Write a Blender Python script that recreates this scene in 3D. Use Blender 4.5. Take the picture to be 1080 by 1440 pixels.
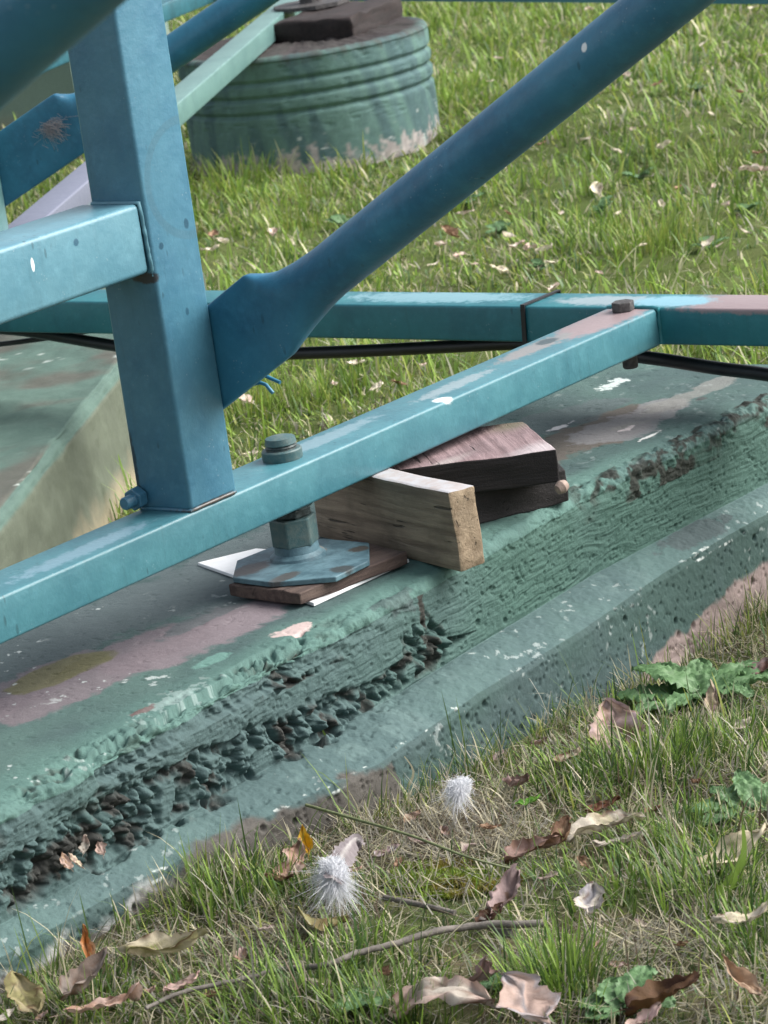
import bpy, bmesh, math, random
import numpy as np
from mathutils import Vector, Matrix

S = bpy.context.scene
for o in list(bpy.data.objects):
    bpy.data.objects.remove(o)
COL = S.collection
rng = np.random.default_rng(7)
random.seed(7)

# ------------------------------------------------------------------ camera
# metres; X along the near base beam, Y across it, Z up, beam top at BT, ground about 0
BT = 0.345
FPX = 4854.2                                   # focal length in photo pixels (1080x1440)
R_ = np.array([0.604777, -0.783761, -0.141292])
U_ = np.array([0.283446, 0.046035, 0.957883])
W_ = np.array([0.744247, 0.619354, -0.249994])
O_ = np.array([-2.73798, -2.554756, 0.933806 + BT])
cd = bpy.data.cameras.new('camera')
cam = bpy.data.objects.new('camera', cd); COL.objects.link(cam)
cam.matrix_world = Matrix(((R_[0], U_[0], -W_[0], O_[0]), (R_[1], U_[1], -W_[1], O_[1]),
                           (R_[2], U_[2], -W_[2], O_[2]), (0, 0, 0, 1)))
cd.sensor_fit = 'VERTICAL'; cd.sensor_height = 36.0; cd.sensor_width = 27.0
cd.lens = FPX / 1440 * 36
cd.clip_start = 0.05; cd.clip_end = 2000
cd.dof.use_dof = True; cd.dof.focus_distance = 3.95; cd.dof.aperture_fstop = 24
S.camera = cam
S.render.resolution_x = 768; S.render.resolution_y = 1024

# ------------------------------------------------------------------ world, sun, exposure
SUN_EL = math.radians(43); SUN_DIR = np.array([0.78, -0.80])
w = bpy.data.worlds.new('World'); S.world = w; w.use_nodes = True
nt = w.node_tree
sky = nt.nodes.new('ShaderNodeTexSky'); sky.sky_type = 'NISHITA'; sky.sun_disc = False
sky.sun_elevation = SUN_EL; sky.sun_rotation = math.atan2(SUN_DIR[0], SUN_DIR[1])
sky.air_density = 1.0; sky.dust_density = 3.0; sky.ozone_density = 1.0
hs = nt.nodes.new('ShaderNodeHueSaturation'); hs.inputs['Saturation'].default_value = 0.38
nt.links.new(sky.outputs[0], hs.inputs['Color'])
bg = nt.nodes['Background']; bg.inputs[1].default_value = 0.051
nt.links.new(hs.outputs[0], bg.inputs[0])
sd = bpy.data.lights.new('sun', 'SUN'); sd.energy = 1.5; sd.angle = math.radians(50); sd.color = (1, 0.965, 0.92)
sun = bpy.data.objects.new('sun', sd); COL.objects.link(sun)
dv = Vector((SUN_DIR[0] * math.cos(SUN_EL), SUN_DIR[1] * math.cos(SUN_EL), math.sin(SUN_EL))).normalized()
sun.rotation_euler = dv.to_track_quat('Z', 'Y').to_euler(); sun.location = (0, -5, 6)
vs = S.view_settings
vs.view_transform = 'Standard'; vs.look = 'None'; vs.gamma = 1; vs.use_curve_mapping = False
vs.exposure = 2.05

# ------------------------------------------------------------------ pixel -> place (rays meet the surface a thing touches)
def ray(x, y):
    return W_ + R_ * ((x - 540) / FPX) - U_ * ((y - 720) / FPX)
def PZ(x, y, z):
    d = ray(x, y); return O_ + d * ((z - O_[2]) / d[2])
def PX(x, y, X):
    d = ray(x, y); return O_ + d * ((X - O_[0]) / d[0])
def PY(x, y, Y):
    d = ray(x, y); return O_ + d * ((Y - O_[1]) / d[1])
def PP(x, y, q, n):
    d = ray(x, y); return O_ + d * (np.dot(np.array(q) - O_, n) / np.dot(d, n))
def PD(x, y, dist):
    return O_ + ray(x, y) * dist
def pix(P):
    q = np.asarray(P) - O_; k = q @ W_
    return np.stack([540 + FPX * (q @ R_) / k, 720 - FPX * (q @ U_) / k], -1)

# ------------------------------------------------------------------ numpy noise
def _h(ix, iy, s):
    n = (ix.astype(np.int64) * 374761393 + iy.astype(np.int64) * 668265263 + s * 974634777) & 0x7fffffff
    n = ((n ^ (n >> 13)) * 1274126177) & 0x7fffffff
    return ((n ^ (n >> 16)) & 0xffff) / 65535.0
def vn(x, y, s=0):
    ix = np.floor(x); iy = np.floor(y); fx = x - ix; fy = y - iy
    fx = fx * fx * (3 - 2 * fx); fy = fy * fy * (3 - 2 * fy)
    a = _h(ix, iy, s); b = _h(ix + 1, iy, s); c = _h(ix, iy + 1, s); d = _h(ix + 1, iy + 1, s)
    return a + (b - a) * fx + (c - a) * fy + (a - b - c + d) * fx * fy
def fbm(x, y, s=0, o=4, g=.5):
    t = 0; a = 1; n = 0
    for k in range(o):
        t = t + a * vn(x * 2 ** k + 17.3 * k, y * 2 ** k - 9.1 * k, s + k); n += a; a *= g
    return t / n
def worley(x, y, s=0):
    ix = np.floor(x); iy = np.floor(y); best = np.full(np.shape(x), 9.0); idv = np.zeros(np.shape(x))
    for dx in (-1, 0, 1):
        for dy in (-1, 0, 1):
            cx = ix + dx; cy = iy + dy
            px = cx + .15 + .7 * _h(cx, cy, s); py = cy + .15 + .7 * _h(cx, cy, s + 5)
            d = np.hypot(x - px, y - py)
            m = d < best; best = np.where(m, d, best); idv = np.where(m, _h(cx, cy, s + 9), idv)
    return best, idv
def sst(a, b, x):
    t = np.clip((x - a) / (b - a), 0, 1); return t * t * (3 - 2 * t)
def lin(r, g, b):
    return tuple((c / 255 / 12.92 if c / 255 <= .04045 else ((c / 255 + .055) / 1.055) ** 2.4) for c in (r, g, b))

# ------------------------------------------------------------------ object helpers
def link(name, me, mat, parent=None):
    o = bpy.data.objects.new(name, me); COL.objects.link(o)
    for m in (mat if isinstance(mat, (list, tuple)) else [mat]):
        if m: me.materials.append(m)
    if parent is not None:
        o.parent = parent
        o.matrix_parent_inverse = Matrix.Translation(-Vector(parent.get('_loc', (0, 0, 0))))
    return o
def tag(o, label, cat, group=None, kind=None):
    if label: o['label'] = label
    if cat: o['category'] = cat
    if group: o['group'] = group
    if kind: o['kind'] = kind
    return o
def empty(name, loc, label, cat, group=None):
    o = bpy.data.objects.new(name, None); COL.objects.link(o)
    o.location = Vector([float(v) for v in loc]); o.empty_display_size = .05
    o['_loc'] = [float(v) for v in loc]
    return tag(o, label, cat, group)
def mesh(name, verts, faces, smooth=False):
    me = bpy.data.meshes.new(name)
    me.from_pydata([tuple(map(float, v)) for v in verts], [], faces); me.update()
    if smooth: me.polygons.foreach_set('use_smooth', [True] * len(me.polygons))
    return me
def np_mesh(name, V, quads=None, tris=None, col=None, smooth=True):
    me = bpy.data.meshes.new(name)
    q = np.zeros((0, 4), int) if quads is None else quads
    t = np.zeros((0, 3), int) if tris is None else tris
    loops = np.concatenate([q.ravel(), t.ravel()]).astype(np.int32)
    starts = np.concatenate([np.arange(len(q)) * 4, len(q) * 4 + np.arange(len(t)) * 3]).astype(np.int32)
    me.vertices.add(len(V)); me.vertices.foreach_set('co', V.astype(np.float32).ravel())
    me.loops.add(len(loops)); me.loops.foreach_set('vertex_index', loops)
    me.polygons.add(len(starts)); me.polygons.foreach_set('loop_start', starts)
    me.update(calc_edges=True); me.validate()
    if smooth: me.polygons.foreach_set('use_smooth', np.ones(len(me.polygons), bool))
    if col is not None:
        a = me.color_attributes.new('Col', 'FLOAT_COLOR', 'POINT')
        c = np.ones((len(V), 4), np.float32); c[:, :3] = col; a.data.foreach_set('color', c.ravel())
    return me
def grid_faces(nu, nv, closed=False):
    i = np.arange(nu - 1)[:, None] * nv; j = np.arange(nv if closed else nv - 1)[None, :]
    j2 = (j + 1) % nv
    return np.stack([i + j, i + j2, i + nv + j2, i + nv + j], -1).reshape(-1, 4)

def frame(o, ax, up=(0, 0, 1)):
    ax = Vector(ax).normalized(); up = Vector(up); y = up.cross(ax).normalized(); z = ax.cross(y)
    return Matrix(((ax[0], y[0], z[0], o[0]), (ax[1], y[1], z[1], o[1]), (ax[2], y[2], z[2], o[2]), (0, 0, 0, 1)))
def box_mesh(name, lo, hi, bev=.004, seg=3, M=None, cuts=0, rough=0, seed=0, zc=None):
    bm = bmesh.new()
    bmesh.ops.create_cube(bm, size=1)
    for v in bm.verts:
        v.co = Vector([lo[k] + (v.co[k] + .5) * (hi[k] - lo[k]) for k in range(3)])
    if bev: bmesh.ops.bevel(bm, geom=list(bm.edges), offset=bev, segments=seg, profile=.5, affect='EDGES')
    if cuts: bmesh.ops.subdivide_edges(bm, edges=[e for e in bm.edges if e.calc_length() > 3 * max(bev, .002)], cuts=cuts, use_grid_fill=True)
    if rough:
        from mathutils import noise
        for v in bm.verts:
            n = noise.noise_vector(v.co * 22 + Vector((seed, 0, 0))) + .5 * noise.noise_vector(v.co * 60)
            v.co += n * rough
    if M is not None: bm.transform(M)
    me = bpy.data.meshes.new(name); bm.to_mesh(me); bm.free()
    me.polygons.foreach_set('use_smooth', [True] * len(me.polygons))
    try: me.set_sharp_from_angle(angle=math.radians(38))
    except Exception: pass
    return me
def tube(name, pts, rad, n=14, cap=True, squash=None):
    pts = [Vector([float(c) for c in p]) for p in pts]; V = []; F = []
    rr = rad if isinstance(rad, (list, tuple, np.ndarray)) else [rad] * len(pts)
    ref = Vector((0, 0, 1))
    for i, p in enumerate(pts):
        t = (pts[min(i + 1, len(pts) - 1)] - pts[max(i - 1, 0)]).normalized()
        a = ref.cross(t)
        if a.length < .05: a = Vector((1, 0, 0)).cross(t)
        a.normalize(); b = t.cross(a)
        for k in range(n):
            an = 2 * math.pi * k / n
            V.append(p + (a * math.cos(an) + b * math.sin(an)) * rr[i])
    for i in range(len(pts) - 1):
        for k in range(n):
            F.append((i * n + k, i * n + (k + 1) % n, (i + 1) * n + (k + 1) % n, (i + 1) * n + k))
    if cap:
        F.append(tuple(range(n - 1, -1, -1))); F.append(tuple((len(pts) - 1) * n + k for k in range(n)))
    me = mesh(name, V, F, True)
    try: me.set_sharp_from_angle(angle=math.radians(50))
    except Exception: pass
    return me
def lathe(name, prof, c, ax=(0, 0, 1), n=32, cap=True):
    M = frame(c, Vector(ax).orthogonal(), ax) if True else None
    V = []; F = []
    for r, h in prof:
        for k in range(n):
            an = 2 * math.pi * k / n; V.append(M @ Vector((r * math.cos(an), r * math.sin(an), h)))
    for i in range(len(prof) - 1):
        for k in range(n):
            F.append((i * n + k, i * n + (k + 1) % n, (i + 1) * n + (k + 1) % n, (i + 1) * n + k))
    if cap:
        F.append(tuple(range(n - 1, -1, -1))); F.append(tuple((len(prof) - 1) * n + k for k in range(n)))
    me = mesh(name, V, F, True)
    try: me.set_sharp_from_angle(angle=math.radians(35))
    except Exception: pass
    return me
def hexprism(name, c, r, h, ax=(0, 0, 1), rot=0.3, n=6, bev=.0015):
    M = frame(c, Vector(ax).orthogonal(), ax)
    bm = bmesh.new()
    lo = [bm.verts.new((r * math.cos(2 * math.pi * k / n + rot), r * math.sin(2 * math.pi * k / n + rot), 0)) for k in range(n)]
    hi = [bm.verts.new((v.co.x, v.co.y, h)) for v in lo]
    bm.faces.new(lo[::-1]); bm.faces.new(hi)
    for k in range(n): bm.faces.new((lo[k], lo[(k + 1) % n], hi[(k + 1) % n], hi[k]))
    if bev: bmesh.ops.bevel(bm, geom=list(bm.edges), offset=bev, segments=2, profile=.5, affect='EDGES')
    bm.transform(M)
    me = bpy.data.meshes.new(name); bm.to_mesh(me); bm.free()
    return me
def poly_prism(name, pts, thick, bev=.0015, cuts=0, rough=0):
    bm = bmesh.new()
    top = [bm.verts.new(p) for p in pts]; bot = [bm.verts.new((p[0], p[1], p[2] - thick)) for p in pts]
    n = len(pts); f = bm.faces.new(top); bm.faces.new(bot[::-1])
    for k in range(n): bm.faces.new((top[(k + 1) % n], top[k], bot[k], bot[(k + 1) % n]))
    bmesh.ops.recalc_face_normals(bm, faces=bm.faces)
    if bev: bmesh.ops.bevel(bm, geom=list(bm.edges), offset=bev, segments=2, profile=.5, affect='EDGES')
    if cuts:
        bmesh.ops.triangulate(bm, faces=[f for f in bm.faces if len(f.verts) > 4])
        bmesh.ops.subdivide_edges(bm, edges=[e for e in bm.edges if e.calc_length() > .012], cuts=cuts, use_grid_fill=True)
    if rough:
        from mathutils import noise
        for v in bm.verts: v.co += noise.noise_vector(v.co * 40) * rough
    me = bpy.data.meshes.new(name); bm.to_mesh(me); bm.free()
    return me
def weld(name, pts, r, parent, mat, seed=0):
    P = []; rr = []
    rs = random.Random(seed)
    for a, b in zip(pts[:-1], pts[1:]):
        a = Vector([float(c) for c in a]); b = Vector([float(c) for c in b]); m = max(2, int((b - a).length / .007))
        for k in range(m):
            P.append(a.lerp(b, k / m) + Vector([rs.uniform(-1, 1) * r * .10 for _ in range(3)])); rr.append(r * rs.uniform(.9, 1.08))
    P.append(Vector([float(c) for c in pts[-1]])); rr.append(r * .6)
    return link(name, tube(name, P, rr, 8), mat, parent)

# ------------------------------------------------------------------ materials
def nodes(name):
    m = bpy.data.materials.new(name); m.use_nodes = True
    t = m.node_tree; b = t.nodes['Principled BSDF']; return m, t, b
def N(t, typ, **kw):
    n = t.nodes.new(typ)
    for k, v in kw.items():
        if k in n.inputs.keys() if isinstance(k, str) else False: n.inputs[k].default_value = v
        else: setattr(n, k, v)
    return n
def noise(t, vec, scale, detail=4, rough=.6, dist=0):
    n = t.nodes.new('ShaderNodeTexNoise'); n.inputs['Scale'].default_value = scale; n.inputs['Detail'].default_value = detail
    n.inputs['Roughness'].default_value = rough; n.inputs['Distortion'].default_value = dist
    t.links.new(vec, n.inputs['Vector']); return n
def ramp(t, fac, p0, p1, c0=(0, 0, 0, 1), c1=(1, 1, 1, 1)):
    r = t.nodes.new('ShaderNodeMapRange'); r.inputs[1].default_value = p0; r.inputs[2].default_value = p1; r.interpolation_type = 'SMOOTHSTEP'
    t.links.new(fac, r.inputs[0]); return r.outputs[0]
def mix(t, fac, a, b, blend='MIX'):
    m = t.nodes.new('ShaderNodeMix'); m.data_type = 'RGBA'; m.blend_type = blend
    for sock, v in ((m.inputs[0], fac), (m.inputs[6], a), (m.inputs[7], b)):
        if hasattr(v, 'is_output'): t.links.new(v, sock)
        elif isinstance(v, (int, float)): sock.default_value = v
        else: sock.default_value = tuple(v) + ((1,) if len(v) == 3 else ())
    return m.outputs[2]
def math_(t, op, a, b=0.):
    m = t.nodes.new('ShaderNodeMath'); m.operation = op
    for s, v in ((m.inputs[0], a), (m.inputs[1], b)):
        if hasattr(v, 'is_output'): t.links.new(v, s)
        else: s.default_value = v
    return m.outputs[0]
def bump(t, b, hs, dist=.001, strength=1.0):
    prev = None
    for h, d in hs:
        n = t.nodes.new('ShaderNodeBump'); n.inputs['Distance'].default_value = d; n.inputs['Strength'].default_value = strength
        t.links.new(h, n.inputs['Height'])
        if prev: t.links.new(prev, n.inputs['Normal'])
        prev = n.outputs[0]
    t.links.new(prev, b.inputs['Normal'])
def mapped(t, vec, scale=(1, 1, 1), loc=(0, 0, 0), rot=(0, 0, 0)):
    m = t.nodes.new('ShaderNodeMapping'); m.inputs['Scale'].default_value = scale; m.inputs['Location'].default_value = loc; m.inputs['Rotation'].default_value = rot
    t.links.new(vec, m.inputs[0]); return m.outputs[0]
def spot(t, vec, c, r, warp=.35, nscale=60, soft=.25, stretch=(1, 1, 1)):
    """blotch with a ragged outline round the point c"""
    nz = noise(t, vec, max(nscale, 70), 9, .82)
    v = t.nodes.new('ShaderNodeVectorMath'); v.operation = 'SUBTRACT'; t.links.new(vec, v.inputs[0]); v.inputs[1].default_value = tuple(map(float, c))
    v2 = t.nodes.new('ShaderNodeVectorMath'); v2.operation = 'DIVIDE'; t.links.new(v.outputs[0], v2.inputs[0]); v2.inputs[1].default_value = stretch
    l = t.nodes.new('ShaderNodeVectorMath'); l.operation = 'LENGTH'; t.links.new(v2.outputs[0], l.inputs[0])
    d = math_(t, 'ADD', l.outputs['Value'], math_(t, 'MULTIPLY', math_(t, 'SUBTRACT', nz.outputs[0], .5), 2 * warp * r))
    return ramp(t, d, r * (1 + soft), r * (1 - soft))

def paint(name, c, c2=None, rough=.36, spots=(), worn=.0, speck=.5, peel=.00008, ring=None, streak=.25):
    """old brushed enamel: two tones, brush drag, dirt specks, chips; spots = (centre, radius, colour, warp, stretch)"""
    m, t, b = nodes(name)
    co = t.nodes.new('ShaderNodeTexCoord').outputs['Object']
    c2 = c2 or tuple(v * .72 for v in c)
    n1 = noise(t, co, 9, 5, .62); n2 = noise(t, co, 55, 5, .65)
    f = ramp(t, n1.outputs[0], .35, .68)
    colr = mix(t, f, c, c2)
    colr = mix(t, math_(t, 'MULTIPLY', ramp(t, n2.outputs[0], .45, .75), .28), colr, tuple(min(1, v * 1.45 + .015) for v in c))
    # runs of faded paint along Z and along the brush
    st = noise(t, mapped(t, co, (70, 70, 9)), 1, 3, .6)
    colr = mix(t, math_(t, 'MULTIPLY', ramp(t, st.outputs[0], .56, .74), streak), colr, tuple(v * .55 for v in c))
    # dirt specks and little chips
    vo = t.nodes.new('ShaderNodeTexVoronoi'); vo.inputs['Scale'].default_value = 85; t.links.new(mapped(t, co, (1, 1, .32)), vo.inputs['Vector'])
    nz = noise(t, co, 14, 2)
    sp = math_(t, 'MULTIPLY', ramp(t, vo.outputs['Distance'], .20, .12), ramp(t, nz.outputs[0], .56, .64))
    colr = mix(t, math_(t, 'MULTIPLY', sp, speck), colr, tuple(v * .28 for v in c))
    vo2 = t.nodes.new('ShaderNodeTexVoronoi'); vo2.inputs['Scale'].default_value = 210; t.links.new(co, vo2.inputs['Vector'])
    nz2 = noise(t, co, 31, 2)
    sp2 = math_(t, 'MULTIPLY', ramp(t, vo2.outputs['Distance'], .22, .14), ramp(t, nz2.outputs[0], .60, .66))
    colr = mix(t, math_(t, 'MULTIPLY', sp2, .25), colr, (.45, .50, .52))
    for c_, r_, k_, wp_, stv in spots:
        colr = mix(t, spot(t, co, c_, r_, wp_, max(25, .8 / r_), .22, stv), colr, k_)
    if ring:
        c_, r_, w_, k_ = ring
        v = t.nodes.new('ShaderNodeVectorMath'); v.operation = 'SUBTRACT'; t.links.new(co, v.inputs[0]); v.inputs[1].default_value = c_
        l = t.nodes.new('ShaderNodeVectorMath'); l.operation = 'LENGTH'; t.links.new(v.outputs[0], l.inputs[0])
        d = math_(t, 'ABSOLUTE', math_(t, 'SUBTRACT', l.outputs['Value'], r_))
        colr = mix(t, math_(t, 'MULTIPLY', ramp(t, d, w_, w_ * .6), .55), colr, k_)
    t.links.new(colr, b.inputs['Base Color'])
    rr = math_(t, 'ADD', math_(t, 'MULTIPLY', n2.outputs[0], .20), rough - .06)
    t.links.new(rr, b.inputs['Roughness'])
    b.inputs['Specular IOR Level'].default_value = .55
    pe = noise(t, co, 700, 2); pb = noise(t, co, 120, 3)
    bump(t, b, ((pb.outputs[0], .0004), (pe.outputs[0], peel), (n1.outputs[0], .002)))
    return m

def simple(name, c, rough=.7, var=.3, scale=60, bmp=.0008, metal=0, c2=None, stretch=(1, 1, 1), spots=()):
    m, t, b = nodes(name)
    co = t.nodes.new('ShaderNodeTexCoord').outputs['Object']
    v = mapped(t, co, stretch)
    n1 = noise(t, v, scale, 6, .65); n2 = noise(t, v, scale * 5, 3)
    colr = mix(t, ramp(t, n1.outputs[0], .35, .65), tuple(x * (1 - var) for x in c), c2 or tuple(min(1, x * (1 + var)) for x in c))
    for c_, r_, k_, wp_, stv in spots:
        colr = mix(t, spot(t, co, c_, r_, wp_, max(25, .8 / r_), .22, stv), colr, k_)
    t.links.new(colr, b.inputs['Base Color']); b.inputs['Roughness'].default_value = rough; b.inputs['Metallic'].default_value = metal
    bump(t, b, ((n1.outputs[0], bmp), (n2.outputs[0], bmp * .5)))
    return m
def attr_mat(name, rough=.85, var=.22, scale=140, bmp=.0012, trans=0, spec=.3, fine=600):
    m, t, b = nodes(name)
    a = t.nodes.new('ShaderNodeVertexColor'); a.layer_name = 'Col'
    co = t.nodes.new('ShaderNodeTexCoord').outputs['Object']
    n1 = noise(t, co, scale, 6, .7)
    hv = t.nodes.new('ShaderNodeHueSaturation'); t.links.new(a.outputs[0], hv.inputs['Color'])
    t.links.new(math_(t, 'ADD', math_(t, 'MULTIPLY', n1.outputs[0], 2 * var), 1 - var), hv.inputs['Value'])
    t.links.new(hv.outputs[0], b.inputs['Base Color']); b.inputs['Roughness'].default_value = rough
    b.inputs['Specular IOR Level'].default_value = spec
    if bmp:
        n2 = noise(t, co, fine, 3); bump(t, b, ((n1.outputs[0], bmp), (n2.outputs[0], bmp * .5)))
    if trans:
        tr = t.nodes.new('ShaderNodeBsdfTranslucent'); t.links.new(hv.outputs[0], tr.inputs['Color'])
        mx = t.nodes.new('ShaderNodeMixShader'); mx.inputs[0].default_value = trans
        t.links.new(b.outputs[0], mx.inputs[1]); t.links.new(tr.outputs[0], mx.inputs[2])
        t.links.new(mx.outputs[0], t.nodes['Material Output'].inputs['Surface'])
    return m

BLUE = lin(72, 120, 140); BLUE2 = lin(58, 106, 130)
PIPEB = lin(50, 114, 142); PIPEB2 = lin(34, 90, 120)
TEAL = lin(68, 120, 130); TEAL2 = lin(56, 106, 118)
DTEAL = lin(38, 112, 120); DTEAL2 = lin(28, 96, 108)
WHITE = (.78, .80, .80)
WORN = lin(138, 122, 124)
M_post = paint('blue_post_paint', BLUE, BLUE2, .34, ring=((.078, 0, BT + .365), .064, .006, lin(70, 108, 124)),
               spots=[((.02, -.001, BT + .30), .004, lin(40, 80, 100), .5, (1, 1, 1)), ((.066, -.001, BT + .315), .004, lin(40, 80, 100), .4, (1, 1, 1.5)),
                      ((.045, -.001, BT + .22), .003, lin(50, 90, 110), .4, (1, 1, 1.5)), ((.0, .012, BT + .268), .010, lin(56, 60, 66), .9, (1, 2.2, .6)), ((.04, .0, BT), .006, lin(70, 66, 62), .9, (8, 8, .8)), ((.0, .078, BT + .05), .012, lin(34, 62, 78), .9, (1, .5, 4))])
M_rail = paint('blue_rail_paint', lin(92, 136, 150), lin(80, 126, 142), .34,
               spots=[((-.175, .006, BT + .325), .004, WHITE, .3, (.6, 1, 1.8)), ((-.105, .006, BT + .333), .004, lin(50, 90, 110), .3, (1, 1, 1))])
be = PZ(895, 455, BT); sp1 = PZ(622, 562, BT); sp2 = PZ(770, 480, BT)
M_beam = paint('teal_beam_paint', TEAL, TEAL2, .38, streak=.4,
               spots=[((.89, .042, BT), .075, WORN, .9, (1.5, .48, .12)), ((.74, .05, BT), .040, lin(128, 128, 128), 1.3, (1.9, .45, .1)), ((.30, .05, BT), .03, lin(110, 140, 150), 1.6, (3.5, .5, .1)), ((-.15, .03, BT), .03, lin(108, 142, 156), 1.6, (3.5, .5, .1)),
                      (sp1, .011, WHITE, .5, (1.1, 1, 1)), ((.55, .04, BT), .028, lin(126, 146, 152), 1.5, (2.6, .5, .2)), (sp2, .012, lin(60, 75, 80), .8, (1.6, 1, .3))])
M_cross = paint('teal_cross_beam_paint', DTEAL, DTEAL2, .38,
                spots=[((.99, -.16, BT), .10, WORN, .8, (.6, 1.5, .08)), ((.99, -.42, BT), .12, WORN, .8, (.6, 1.8, .08)), ((.99, .1, BT), .026, lin(132, 150, 156), 1.4, (1, 3.2, .1)), ((1.0, .4, BT), .03, lin(110, 150, 160), 1.5, (1, 5, .1)),
                       ((.99, .0, BT), .03, lin(120, 165, 180), .8, (1, 2, .1))])
M_pipe = paint('blue_pipe_paint', PIPEB, PIPEB2, .36, streak=.15, spots=[(PX(820, 66, .082), .004, WHITE, .3, (1, 1, 1.3))])
M_far = paint('pale_teal_far_paint', lin(120, 158, 156), lin(98, 140, 142), .4)
M_farpipe = paint('blue_far_pipe_paint', lin(40, 108, 135), lin(30, 90, 118), .38)
M_nut = simple('weathered_teal_steel', lin(70, 108, 112), .5, .35, 90, .0006, .0, c2=lin(84, 100, 98))
M_rod = simple('dark_greasy_steel', lin(58, 68, 68), .45, .5, 160, .0006, .3)
M_plate = simple('chalky_blue_steel_plate', lin(76, 108, 120), .5, .3, 40, .0008, 0, c2=lin(92, 122, 132),
                 spots=[(PZ(352, 800, BT - .119), .022, lin(70, 66, 64), .9, (1.4, .8, 1)), (PZ(445, 775, BT - .119), .012, lin(120, 118, 112), .9, (1, 1, 1)), (PZ(480, 800, BT - .119), .014, lin(58, 66, 68), .9, (1, 1, 1)), (PZ(400, 812, BT - .119), .016, lin(72, 74, 74), .9, (1.6, .7, 1)), (PZ(505, 772, BT - .119), .012, lin(66, 64, 60), .9, (1, 1, 1))])
M_rust = simple('brown_bolt_steel', lin(72, 70, 70), .6, .4, 120, .0006, .2)
M_hose = simple('black_plastic_conduit', lin(24, 25, 30), .45, .3, 40, .0003)
M_white = simple('white_plastic_sheet', (.80, .81, .82), .35, .06, 30, .0003)
M_concrete = attr_mat('painted_concrete', .8, .22, 150, .0009, spec=.25)
M_ground = attr_mat('soil_and_thatch', .95, .6, 170, .005, spec=.1, fine=420)
M_grass = attr_mat('grass_blades', .5, .12, 40, 0, trans=.35, spec=.35)
M_leaf = attr_mat('dry_leaf', .7, .22, 220, .0006, trans=.15, spec=.25)
M_weed = attr_mat('broad_green_leaf', .5, .18, 160, .0006, trans=.2, spec=.4)
M_twig = simple('grey_twig_bark', lin(104, 98, 92), .85, .35, 50, .0012, stretch=(1, 1, 1))
M_down = attr_mat('white_down', .8, .05, 60, 0, trans=.35, spec=.1)

def wood(name, c, c2, ax, groove=1.0, rough=.8, crack=.6, spots=()):
    m, t, b = nodes(name)
    co = t.nodes.new('ShaderNodeTexCoord').outputs['Object']
    ang = math.atan2(ax[1], ax[0])
    v = mapped(t, co, (6, 110, 110), rot=(0, 0, 0)) if abs(ang) < 1e-3 else None
    rm = t.nodes.new('ShaderNodeVectorRotate'); rm.rotation_type = 'Z_AXIS'; rm.inputs['Angle'].default_value = -ang; t.links.new(co, rm.inputs['Vector'])
    v = mapped(t, rm.outputs[0], (7, 90, 90))
    g = noise(t, v, 1.0, 6, .65, .4); big = noise(t, co, 22, 4)
    colr = mix(t, ramp(t, g.outputs[0], .32, .68), c, c2)
    colr = mix(t, math_(t, 'MULTIPLY', ramp(t, big.outputs[0], .4, .7), .45), colr, tuple(x * .55 for x in c))
    ck = noise(t, mapped(t, rm.outputs[0], (9, 150, 150), (3, 1, 5)), 1.0, 3, .5, .3)
    cl = ramp(t, ck.outputs[0], .655, .70)
    colr = mix(t, math_(t, 'MULTIPLY', cl, crack), colr, tuple(x * .22 for x in c))
    for c_, r_, k_, wp_, stv in spots:
        colr = mix(t, math_(t, 'MULTIPLY', spot(t, co, c_, r_, wp_, 60, .8, stv), .85), colr, k_)
    t.links.new(colr, b.inputs['Base Color']); b.inputs['Roughness'].default_value = rough
    fine = noise(t, co, 500, 3)
    bump(t, b, ((g.outputs[0], .0012 * groove), (math_(t, 'SUBTRACT', 1., cl), .002), (fine.outputs[0], .0005)))
    return m

# ------------------------------------------------------------------ ground
def gz(u, v):
    u = np.asarray(u, float); v = np.asarray(v, float)
    near = .034 - .064 * sst(-.35, .80, u)
    k = sst(.5, .0, v) * sst(-6, -2, u)
    base = near * k
    d = np.hypot(u, v)
    und = (fbm(u * 1.7, v * 1.7, 3, 3) - .5) * .05 + (fbm(u * 9, v * 9, 11, 3) - .5) * .018
    return base + und * sst(400, 30, d) - .006
def PG(x, y, h=0.):
    P = PZ(x, y, 0)
    for _ in range(6): P = PZ(x, y, float(gz(P[0], P[1])) + h)
    return P
def axis_grid(a, b, c, d, fine, coarse):
    mid = np.arange(b, c, fine)
    left = b - np.geomspace(fine, b - a, coarse)[::-1]; right = c + np.geomspace(fine, d - c, coarse) - fine
    return np.concatenate([left, mid, right[1:]])
gu = axis_grid(-600, -1.6, 8.5, 600, .03, 40); gv = axis_grid(-600, -1.4, 8.0, 600, .03, 40)
GU, GV = np.meshgrid(gu, gv, indexing='ij')
GZ = gz(GU, GV)
soil = np.array(lin(84, 78, 64)); thatch = np.array(lin(126, 120, 92)); moss = np.array(lin(78, 94, 50))
a1 = fbm(GU * 6, GV * 6, 21, 4)[..., None]; a2 = fbm(GU * 14, GV * 14, 31, 3)[..., None]
gc = soil + (thatch - soil) * sst(.35, .7, a1); gc = gc + (moss - gc) * (sst(.42, .62, a2) * .8)
far = sst(-.2, 1.6, GU + GV - 1.2)[..., None] * .75
gc = gc * (1 - far) + np.array(lin(92, 108, 56)) * far
ground = link('ground', np_mesh('ground', np.stack([GU, GV, GZ], -1).reshape(-1, 3), grid_faces(len(gu), len(gv)), col=gc.reshape(-1, 3)), M_ground)
ground['kind'] = 'structure'; ground['label'] = 'soil and thatch under the lawn'

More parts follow.
